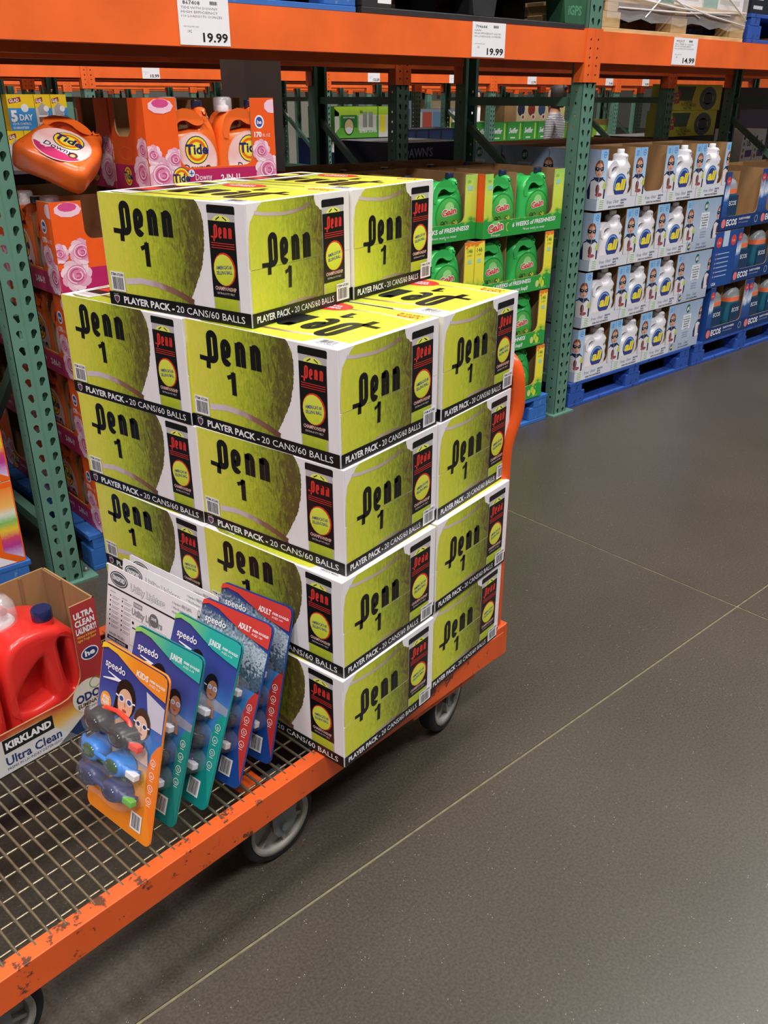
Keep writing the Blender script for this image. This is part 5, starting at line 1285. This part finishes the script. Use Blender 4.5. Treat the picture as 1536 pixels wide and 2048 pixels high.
# ================================================================ THINGS LYING ON THE CART
def upright(T, BR, ang, W_, lean):
    wd = Vector((cos(radians(ang)), sin(radians(ang)), 0)); up_ = Vector(lean).normalized(); up_ = (up_ - wd * up_.dot(wd)).normalized(); y_ = up_.cross(wd)
    m = Matrix((wd, y_, up_)).transposed().to_4x4(); m.translation = Vector(BR) - wd * W_
    T.matrix_world = m
def rrect(w, h, r, n=5):
    return arc(w - r, r, r, r, -90, 0, n) + arc(w - r, h - r, r, r, 0, 90, n) + arc(r, h - r, r, r, 90, 180, n) + arc(r, r, r, r, 180, 270, n)
DZ = .2762
CW_, CH_ = .198, .350
CLEAR = mat('clear_blister', 'eceaf0', .06, alpha=.065, coat=1.0)
def swim_kid(D, cu, cv, k, skin, hair, gog, l, cap=False, side=0):
    D.poly([(cu - 1.1 * k, cv - 2.6 * k), (cu - .9 * k, cv - 1.6 * k), (cu - .3 * k, cv - 1.1 * k), (cu + .3 * k, cv - 1.1 * k), (cu + .9 * k, cv - 1.6 * k), (cu + 1.1 * k, cv - 2.6 * k)], C(skin), l)
    D.ell(cu, cv + .12 * k, .88 * k, 1.12 * k, C(hair), l + 1, 18)
    if not cap: D.poly([(cu - .85 * k, cv), (cu - 1.15 * k, cv - 1.7 * k), (cu - .6 * k, cv - 1.0 * k)], C(hair), l + 1)
    D.ell(cu + side * .12 * k, cv - .18 * k, .66 * k, .86 * k, C(skin), l + 2, 18)
    for s in (-1, 1): D.ell(cu + side * .12 * k + s * .34 * k, cv + .02 * k, .27 * k, .22 * k, C('e8e6ee'), l + 3, 12); D.ell(cu + side * .12 * k + s * .34 * k, cv + .02 * k, .18 * k, .15 * k, C(gog), l + 4, 12)
    D.stroke([(cu - .85 * k, cv + .1 * k), (cu - .5 * k, cv + .03 * k)], .1 * k, C('e8e6ee'), l + 3); D.stroke([(cu + .5 * k, cv + .03 * k), (cu + .85 * k, cv + .1 * k)], .1 * k, C('e8e6ee'), l + 3)
    D.stroke([(cu + side * .1 * k, cv - .15 * k), (cu + side * .1 * k, cv - .38 * k)], .09 * k, C('b5795a'), l + 3); D.ell(cu + side * .1 * k, cv - .62 * k, .2 * k, .09 * k, C('a8484a'), l + 3, 10)
def goggle(P, zc, col, lens, strap, right_only=False):
    m = mat('rubber_' + col, col, .3, var=.03)
    o = obj('goggles', G_goggle(zc, m, PL(strap)), P)
    for s in (-1, 1):
        L_ = MB(); cx = .072 + s * .036
        rings = [[(cx + a * cos(t), -.036 - d, zc + b * sin(t)) for t in [2 * pi * i / 18 for i in range(18)]] for a, b, d in ((.019, .0135, 0), (.018, .0125, .002), (.010, .007, .0035))]
        L_.loft(rings, mat('lens_' + lens, lens, .08, coat=1.0, metal=.3)); obj('lens', L_, o)
def buckle(P, zc, col):
    b = MB(); b.box(.141, .168, -.030, -.016, zc - .0065, zc + .0065, PL(col)); b.box(.134, .143, -.027, -.018, zc - .005, zc + .005, PL(col)); obj('strap_buckle', b, P, bevel=.002)
def G_goggle(zc, m, st):
    G = MB()
    for s in (-1, 1):
        cx = .072 + s * .036
        R = []
        for a, b, y in ((.031, .024, -.004), (.030, .023, -.018), (.027, .020, -.030), (.0235, .0165, -.036), (.0195, .0135, -.0355)):
            R.append([(cx + a * cos(t) + (s * .004 if y > -.01 else 0), y, zc + b * sin(t)) for t in [2 * pi * i / 20 for i in range(20)]])
        G.loft(R, m)
        # strap lug running to the side and back towards the card
        G.loft([[(cx + s * q, y - dy, zc + dz_) for dy, dz_ in ((.0, -h_), (.008, -h_), (.008, h_), (.0, h_))] for q, y, h_ in ((.022, -.022, .012), (.038, -.018, .008), (.050, -.006, .006))], m)
    G.tube([(.052, -.032, zc + .002), (.072, -.037, zc + .007), (.092, -.032, zc + .002)], .0045, m, 8)
    G.tube([(.012, -.010, zc + .004), (.040, -.008, zc + .026), (.072, -.007, zc + .031), (.110, -.008, zc + .027), (.134, -.012, zc + .004)], .0048, st, 8)
    return G
def swim_card(lb, BR, ang, lean, top1, top2, side_, word, ages, kids_, gogs, low, W_=CW_, H_=CH_):
    T = thing('swim_goggle_card', lb, 'goggle pack', (0, 0, 0), 0, 'carded swim goggle packs leaning in a row on the cart'); upright(T, BR, ang, W_, lean)
    b = MB(); b.prism(rrect(W_, H_, .016), 'y', 0, .0035, C(low)); obj('backing_card', b, T)
    a = MB(); D = Clip(a, (0, 0, 0), (1, 0, 0), (0, 0, 1)); e = .0012
    bk_ = grad_mat('card_field_' + low, [(0, low), (.22, low), (.40, {'f08a24': 'f2b03c'}.get(low, '1f4f9c')), (.46, '3c86cc'), (.60, '3f78c4'), (.75, '3a4a98'), (1, '323c80')], 1, 0, H_, .25, .05)
    D.poly([(x * (1 - 2 * e / W_) + e, y * (1 - 2 * e / H_) + e) for x, y in rrect(W_, H_, .016)], bk_, 0)
    if kids_ == 'kids':
        D.poly([(.155, .235), (.194, .235), (.194, .285), (.165, .292), (.140, .298)], C('c8c4d4'), 1)
        swim_kid(D, .084, .256, .034, 'dcae8e', '1d1712', '33408f', 2); swim_kid(D, .139, .230, .0275, 'e2b89e', '43301f', '2e3570', 9)
        D.ell(.026, .232, .017, .019, C('f09a2c'), 2, 18)
        for q in range(5): D.rect(.014, .222 + .005 * q, .038, .2235 + .005 * q, C('f6d08a'), 3)
        D.text('FUN', .026, .234, .008, M['paper'], 4, w=.018, bold=.04, align='c', res=1); D.text('PRINTS', .026, .225, .007, M['paper'], 4, w=.024, bold=.04, align='c', res=1)
    elif kids_ == 'junior':
        D.poly([(.001, .262), (.04, .278), (.07, .262), (.06, .24), (.001, .238)], C('c58a6c'), 2)
        swim_kid(D, .085, .268, .024, 'b9785a', '15131a', '2a2f66', 3, True, 2); swim_kid(D, .140, .240, .022, 'b57a5a', '15131a', '9aa4d8', 10, True, 2)
        D.poly([(.001, .20), (.196, .20), (.196, .216), (.15, .222), (.1, .214), (.05, .228), (.001, .222)], C('8c93a8'), 2)
    else:
        spl = grad_mat('water_splash_print', [(0, '2c3c50'), (.42, '50657c'), (.55, 'b9c8d4'), (1, '39506e')], 1, .18, .33, .3, 1.2, 160)
        D.poly([(.001, .21), (.196, .205), (.196, .29), (.12, .315), (.001, .335)], spl, 1)
        swim_kid(D, .118, .258, .022, 'c79a7c', '16161c', '2c2c3a', 3, True, 2)
        D.poly([(.06, .245), (.10, .25), (.105, .235), (.07, .228)], C('b98468'), 2)
    # coloured crown sweeping down to the right
    crown = [(e, H_ - .016), (.004, H_ - .004), (.016, H_ - e)] + [(W_ - .016, H_ - e), (W_ - .004, H_ - .005), (W_ - e, H_ - .016), (W_ - e, H_ - .050)] + [(W_ - .03, H_ - .046), (W_ - .075, H_ - .038), (W_ - .12, H_ - .022), (.05, H_ - .012), (.02, H_ - .009)]
    D.poly(crown, grad_mat('crown_' + word, [(0, top1), (.55, top2), (1, top2)], 0, 0, W_, .4), 14)
    bandp = [(W_ - e, .002 + .016)] + [(W_ - e, .215), (W_ - .012, .205), (W_ - .025, .185), (W_ - .032, .150), (W_ - .030, .110), (W_ - .020, .075), (W_ - .012, .05)]
    D.poly(bandp, C(side_), 1)
    for q in range(4):
        D.ring(W_ - .017, .172 - .026 * q, .0072, .0072, .0012, C('f0ece8'), 3, 14); D.text('@x%e'[q], W_ - .0205, .169 - .026 * q, .006, C('f0ece8'), 3, w=.007, res=1); D.rect(W_ - .022, .161 - .026 * q, W_ - .012, .1622 - .026 * q, C('f0ece8'), 3)
    D.text('speedo', .018, H_ - .046, .0155, M['paper'], 15, w=.060, bold=.012)
    for pl_ in ([(0, 0), (.0475, .0095), (.054, .0150), (.036, .0130), (0, .0022)], [(.0130, .0190), (.0136, .0168), (.036, .0130), (.054, .0150)]):
        D.poly([(x + .015, y + H_ - .073) for x, y in pl_], M['paper'], 15)
    D.text(word, W_ - .088, H_ - .0305, .0115, M['paper'], 15, w=.034, bold=.03, rot=-.03); D.text('SWIM GOGGLES', W_ - .050, H_ - .0275, .005, M['paper'], 15, w=.044, bold=.03, rot=-.03, res=1); D.text(ages, W_ - .050, H_ - .0355, .005, M['paper'], 15, w=.030, rot=-.03, res=1)
    obj('artwork', a, T)
    b = MB(); D = Dec(b, (0, 0, 0), (1, 0, 0), (0, 0, 1), .0014); barcode(D, W_ - .060, .018, .032, .036, 2); obj('barcode_sticker', b, T)
    for zc, c1, ln, st in zip((.200, .142, .088), gogs[0], gogs[1], gogs[2]): goggle(T, zc, c1, ln, st)
    for zc, bc in zip((.200, .142, .088), gogs[3] if len(gogs) > 3 else ('dcdce2', '2a2c34', 'dcdce2')): buckle(T, zc, bc)
    for zc in (.200, .142, .088):
        B = MB(); rings = []
        for q, y in ((1.0, -.0006), (.985, -.020), (.93, -.036), (.80, -.0425), (.5, -.044), (.12, -.044)):
            ring = []
            for i in range(32):
                t = 2 * pi * i / 32; sx = math.copysign(abs(cos(t)) ** .55, cos(t)); sz = math.copysign(abs(sin(t)) ** .7, sin(t))
                ring.append((.084 + .088 * q * sx, y, zc + .001 + .0275 * q * sz * (1 - .22 * math.exp(-(sx * 3) ** 2))))
            rings.append(ring)
        B.loft(rings, CLEAR, cap=False); obj('blister', B, T)
CARDS = [
 ('orange KIDS goggle card in front, two swimming girls printed', (-.773, -1.526), -80.5, (.267, .045, .963), 'f8cf30', 'f08a24', 'ee7a22', 'KIDS', 'AGES 3-8', 'kids', (('1a1a1c', '1f7fd8', '2c3468'), ('1a1a1c', '2f5a2a', '1c2858'), ('e8432e', '1f7fd8', '5fb032'), ('e8432e', 'dcdce2', '5fb032')), 'f08a24'),
 ('green JUNIOR goggle card directly behind the orange kids card', (-.714, -1.514), -78.8, (.334, .066, .94), '8ccc4c', '2aa79c', '1f8f88', 'JUNIOR', 'AGES 6-14', 'junior', (('5c6878', '15161a', '23306a'), ('2a3f8c', 'a8b4bc', '23306a'), ('c8ccd0', '15161a', 'd8d8de')), '14807c'),
 ('green JUNIOR goggle card third in the row, before the red ones', (-.646, -1.515), -80.0, (.379, .067, .923), '8ccc4c', '2aa79c', '1f9a92', 'JUNIOR', 'AGES 6-14', 'junior', (('5c6878', '15161a', '23306a'), ('2a3f8c', 'a8b4bc', '23306a'), ('c8ccd0', '15161a', 'd8d8de')), '148a86'),
 ('red topped ADULT goggle card fourth in the row', (-.565, -1.507), -77.2, (.379, .086, .921), 'd8402e', 'c83a34', 'c63a36', 'ADULT', 'AGES 14+', 'adult', (('5c6878', '15161a', '2a2e38'), ('2a3038', '2a3038', '2a3038'), ('c8ccd0', '2a2e38', 'd8d8de')), '1f4a98'),
 ('red topped ADULT goggle card at the back, leaning nearest the cartons', (-.475, -1.490), -76.2, (.281, .069, .957), 'd8402e', 'c83a34', 'b83232', 'ADULT', 'AGES 14+', 'adult', (('5c6878', '15161a', '2a2e38'), ('2a3038', '2a3038', '2a3038'), ('c8ccd0', '2a2e38', 'd8d8de')), '1a4490')]
for lb, br, ang, lean, t1, t2, sd, wd, ag, kd, gg, lw in CARDS: swim_card(lb, (br[0], br[1], DZ), ang, lean, t1, t2, sd, wd, ag, kd, gg, lw)

def lighter_card(lb, TL, wdv, h_, lean):
    W_ = .315
    T = thing('lighter_card', lb, 'lighter pack', (0, 0, 0), 0, 'white lighter cards behind the goggle packs')
    up_ = Vector(lean).normalized(); base = Vector(TL) - up_ * ((TL[2] - DZ) / up_.z)
    H_ = (TL[2] - DZ) / up_.z; wd = Vector(wdv).normalized(); upright(T, base + wd * W_, math.degrees(math.atan2(wd.y, wd.x)), W_, lean)
    b = MB(); b.prism(rrect(W_, H_, .006, 3), 'y', 0, .002, M['white']); obj('backing_card', b, T)
    a = MB(); D = Dec(a, (0, 0, 0), (1, 0, 0), (0, 0, 1)); G_ = C('77777c')
    D.ell(.042, H_ - .026, .033, .018, M['ink'], 1, 24); D.ell(.042, H_ - .026, .030, .0155, M['paper'], 2, 24); D.ell(.042, H_ - .026, .028, .0138, C('5c5c62'), 3, 24)
    D.text('KINGSFORD', .042, H_ - .030, .0105, M['paper'], 4, w=.046, bold=.04, align='c')
    D.rect(.002, H_ - .052, W_ - .004, H_ - .048, M['ink'], 1)
    for i, (ww, bb) in enumerate(((.075, .06), (.075, .02))): D.text('Utility Lighters', .085, H_ - .036, .0155, (M['greyink'], C('e8e8ec'))[i], 1 + i, w=.125, bold=bb)
    for i, t in enumerate(('3 Standard Utility Lighters', '1 Wind Resistant Lighter', 'With Flexible Neck')): D.text(t, W_ - .082, H_ - .016 - .011 * i, .006, G_, 1, w=.065, res=1)
    for c_ in (0, 1):
        D.text('DIRECTIONS', .012 + .045 * c_, H_ - .064 - .004 * c_, .0035, G_, 1, w=.02, res=1)
        for i in range(7):
            D.rect(.012 + .045 * c_, H_ - .076 - .012 * i, .016 + .045 * c_, H_ - .072 - .012 * i, M['ink'], 1)
            for q in range(2): D.rect(.020 + .045 * c_, H_ - .0735 - .012 * i - .004 * q, .048 + .045 * c_ - .005 * q, H_ - .072 - .012 * i - .004 * q, C('a8a8ae'), 1)
    D.text('DANGER / PELIGRO', .014, H_ - .170, .006, M['ink'], 1, w=.06, res=1); D.rect(.008, H_ - .184, .088, H_ - .174, M['ink'], 1); D.text('WARNING / ADVERTENCIA', .014, H_ - .182, .0055, M['paper'], 2, w=.065, bold=.02, res=1)
    for i in range(9): D.rect(.012, H_ - .192 - .006 * i, .080 - .006 * (i % 3), H_ - .190 - .006 * i, C('a8a8ae'), 1)
    D.rect(.100, H_ - .072, .132, H_ - .060, C('8a8a90'), 1); D.text('STANDARD', .102, H_ - .069, .006, M['paper'], 2, w=.028, bold=.02, res=1)
    D.text('Utility Lighters', .095, H_ - .092, .0155, C('97979c'), 1, w=.11, bold=.05)
    for r_ in ((.092, H_ - .17, .150, H_ - .100), (.160, H_ - .17, .220, H_ - .100)): D.rect(*r_, C('8f8f96'), 1); D.rect(r_[0] + .0008, r_[1] + .0008, r_[2] - .0008, r_[3] - .0008, M['white'], 2); D.ell(r_[0] + .01, r_[3] - .012, .004, .004, M['ink'], 3, 10); D.rect(r_[0] + .008, r_[3] - .026, r_[2] - .008, r_[3] - .023, M['ink'], 3)
    D.ell(.175, H_ - .080, .016, .016, C('6c6c72'), 3, 18); D.text('SAVE', .175, H_ - .080, .007, M['paper'], 4, w=.018, align='c', bold=.03, res=1)
    D.text('MADE IN CHINA', W_ - .05, H_ - .012, .004, G_, 1, w=.03, res=1)
    obj('artwork', a, T)
lighter_card('white lighter card in front of two like it, full text visible', (-.540, -.961, .566), (.165, -.986, 0), .3, (.20, .033, .97))
lighter_card('white lighter card in the middle of three', (-.503, -.958, .566), (.165, -.986, 0), .3, (.16, .027, .98))
lighter_card('white lighter card rearmost of three, against the cartons', (-.480, -.945, .563), (.165, -.986, 0), .3, (.10, .017, .99))

# red jug tray
KT = thing('display_tray', 'open cardboard tray with a red right tab on the cart, at left', 'display tray'); kw, kd_, kh = .50, .20, .312
KT.location = (-.645 - kw * cos(.137), -1.116 - kw * sin(.137), DZ); KT.rotation_euler = (0, 0, .137)
mb = MB(); t_ = .004; mb.box(0, kw, 0, kd_, 0, t_, M['kraft']); mb.box(0, kw, kd_ - t_, kd_, t_, kh, M['kraft']); mb.box(0, t_, 0, kd_, t_, kh, M['kraft'])
mb.box(kw - t_, kw, 0, kd_, t_, kh, M['kraft']); kp = ucut(kw, kh, .055, .058, .098, .055); mb.prism(kp, 'y', 0, t_, M['kraft']); obj('tray_body', mb, KT)
mb = MB(); mb.box(kw - .065, kw - .060, kd_ - .0075, kd_ - .0045, .02, kh - .002, M['kraftd']); mb.box(kw - .0075, kw - .0045, kd_ - .08, kd_ - .005, .01, kh - .002, M['kraftd']); obj('inner_flap', mb, KT)
a = MB(); D = Clip(a, (0, 0, 0), (1, 0, 0), (0, 0, 1))
kg = grad_mat('red_tray_print', [(0, 'c9c6c0'), (.12, 'd8d2c4'), (.20, 'e2b050'), (.30, 'b8402e'), (.42, 'a32c2c'), (1, 'b03232')], 1, 0, kh, .45, .12, 14)
D.poly(kp, kg, 0)
D.poly([(.001, .001), (kw - .09, .001), (kw - .17, .085), (.001, .085)], grad_mat('white_lip_print', [(0, 'dcdce0'), (1, 'd2cfcc')], 1, 0, .09), 1)
D.poly([(kw - .135, .001), (kw - .001, .001), (kw - .001, .075), (kw - .05, .055), (kw - .10, .022)], C('1d3360'), 1)
D.rect(kw - .250, .050, kw - .138, .084, M['ink'], 2); D.text('KIRKLAND', kw - .245, .059, .0165, M['paper'], 3, w=.102, bold=.05)
D.text('Ultra Clean', kw - .250, .020, .0215, C('23356e'), 3, w=.125, bold=.02); D.text('PREMIUM LAUNDRY DETERGENT', kw - .250, .008, .007, C('3a4a6e'), 3, w=.125, res=1)
for i, t in enumerate(('ULTRA', 'CLEAN', 'LAUNDRY!')): D.text(t, kw - .053, kh - .034 - .019 * i, .0145, M['paper'], 3, w=(.046, .046, .048)[i], bold=.04)
D.text('Whitens & Brightens', kw - .053, kh - .082, .006, C('e8b840'), 3, w=.046, bold=.02, res=1); D.text('Fights Tough Stains', kw - .053, kh - .091, .006, C('e8b840'), 3, w=.044, bold=.02, res=1)
D.ell(kw - .030, kh - .125, .021, .016, M['paper'], 3, 20); D.ell(kw - .030, kh - .125, .0185, .0135, C('22306c'), 4, 20); D.text('he', kw - .030, kh - .130, .0135, M['paper'], 5, w=.024, bold=.04, align='c')
D.ell(kw - .048, .085, .040, .042, C('dcd6c8'), 3, 20); D.ring(kw - .030, .110, .014, .014, .002, C('6f8a4a'), 4, 14); D.text('ODOR', kw - .080, .075, .020, C('22306c'), 5, w=.075, bold=.04); D.text('ELIMINATING', kw - .078, .062, .0095, C('5a3030'), 5, w=.074, bold=.03); D.text('TECHNOLOGY', kw - .062, .052, .006, C('5a3030'), 5, w=.045, res=1)
D = Dec(a, (kw, 0, 0), (0, 1, 0), (0, 0, 1)); D.rect(0, 0, kd_, kh, C('a82f2f'), 0)
obj('artwork', a, KT)
def red_jug(lb, x, dup_of=None):
    J = thing('detergent_jug', lb, 'jug', (0, 0, 0), .137, 'red jugs in the cardboard tray on the cart')
    J.scale = (1, 1, 1.1); J.location = KT.location + Matrix.Rotation(.137, 3, 'Z') @ Vector((x, .098, .0045))
    red = mat('red_jug_plastic', 'dd2f2a', .3, var=.03, coat=.4); jw, jh = .176, .252
    outer = smooth_closed([(.002, .0), (.0, .07), (.0, .15), (.006, .205), (.030, .238), (.075, .246), (.120, .238), (.155, .222), (.172, .195), (.176, .12), (.174, .05), (.170, .0), (.09, -.001)], 4)
    win = smooth_closed([(.016, .112), (.030, .136), (.052, .160), (.082, .182), (.090, .176), (.094, .136), (.096, .098), (.090, .090), (.050, .086), (.022, .096)], 3)
    hole = smooth_closed([(.126, .190), (.130, .206), (.142, .202), (.147, .175), (.150, .120), (.146, .090), (.138, .090), (.130, .130)], 3)
    mb = MB(); mb.add(fill2d(outer, [hole, win], .060, .016, 4), red, smooth=True); obj('jug_body', mb, J)
    mb = MB(); mb.prism([(.008, .07), (.110, .07), (.110, .200), (.080, .200), (.008, .15)], 'y', -.022, .04, red); obj('grip_recess', mb, J, bevel=.006)
    mb = MB(); mb.lathe([(.0215, .236), (.0215, .246)], red, (.120, -.035), 20); mb.lathe([(.0205, .246), (.0215, .248), (.0215, .266), (.0195, .269)], PL('1c2350'), (.120, -.035), 24); obj('spout_cap', mb, J)
    mb = MB(); mb.lathe([(.030, .236), (.030, .248), (.026, .252)], PL('f0ecf0'), (.054, .02), 20); mb.lathe([(.018, .25), (.018, .272), (.013, .28), (.013, .290)], PL('f0ecf0'), (.054, .02), 16); mb.lathe([(.008, -.01), (.0085, .004)], PL('c83a48'), (.054, .279), 12, 'y'); obj('press_tap', mb, J)
    mb = MB(); mb.lathe([(.036, .236), (.037, .262), (.034, .285), (.022, .299), (.006, .303)], CLR, (.054, .02), 24, cap=False); obj('clear_dome', mb, J)
    mb = MB(); D = Dec(mb, (0, -.0765, 0), (1, 0, 0), (0, 0, 1)); D.ell(.05, .025, .045, .020, C('24305e'), 1, 18); obj('jug_label', mb, J)
    return J
red_jug('large red detergent jug with navy spout cap and clear dome, nearest the tray tab', kw - .208)
red_jug('second red detergent jug, left of the first one, mostly outside the picture', kw - .396)
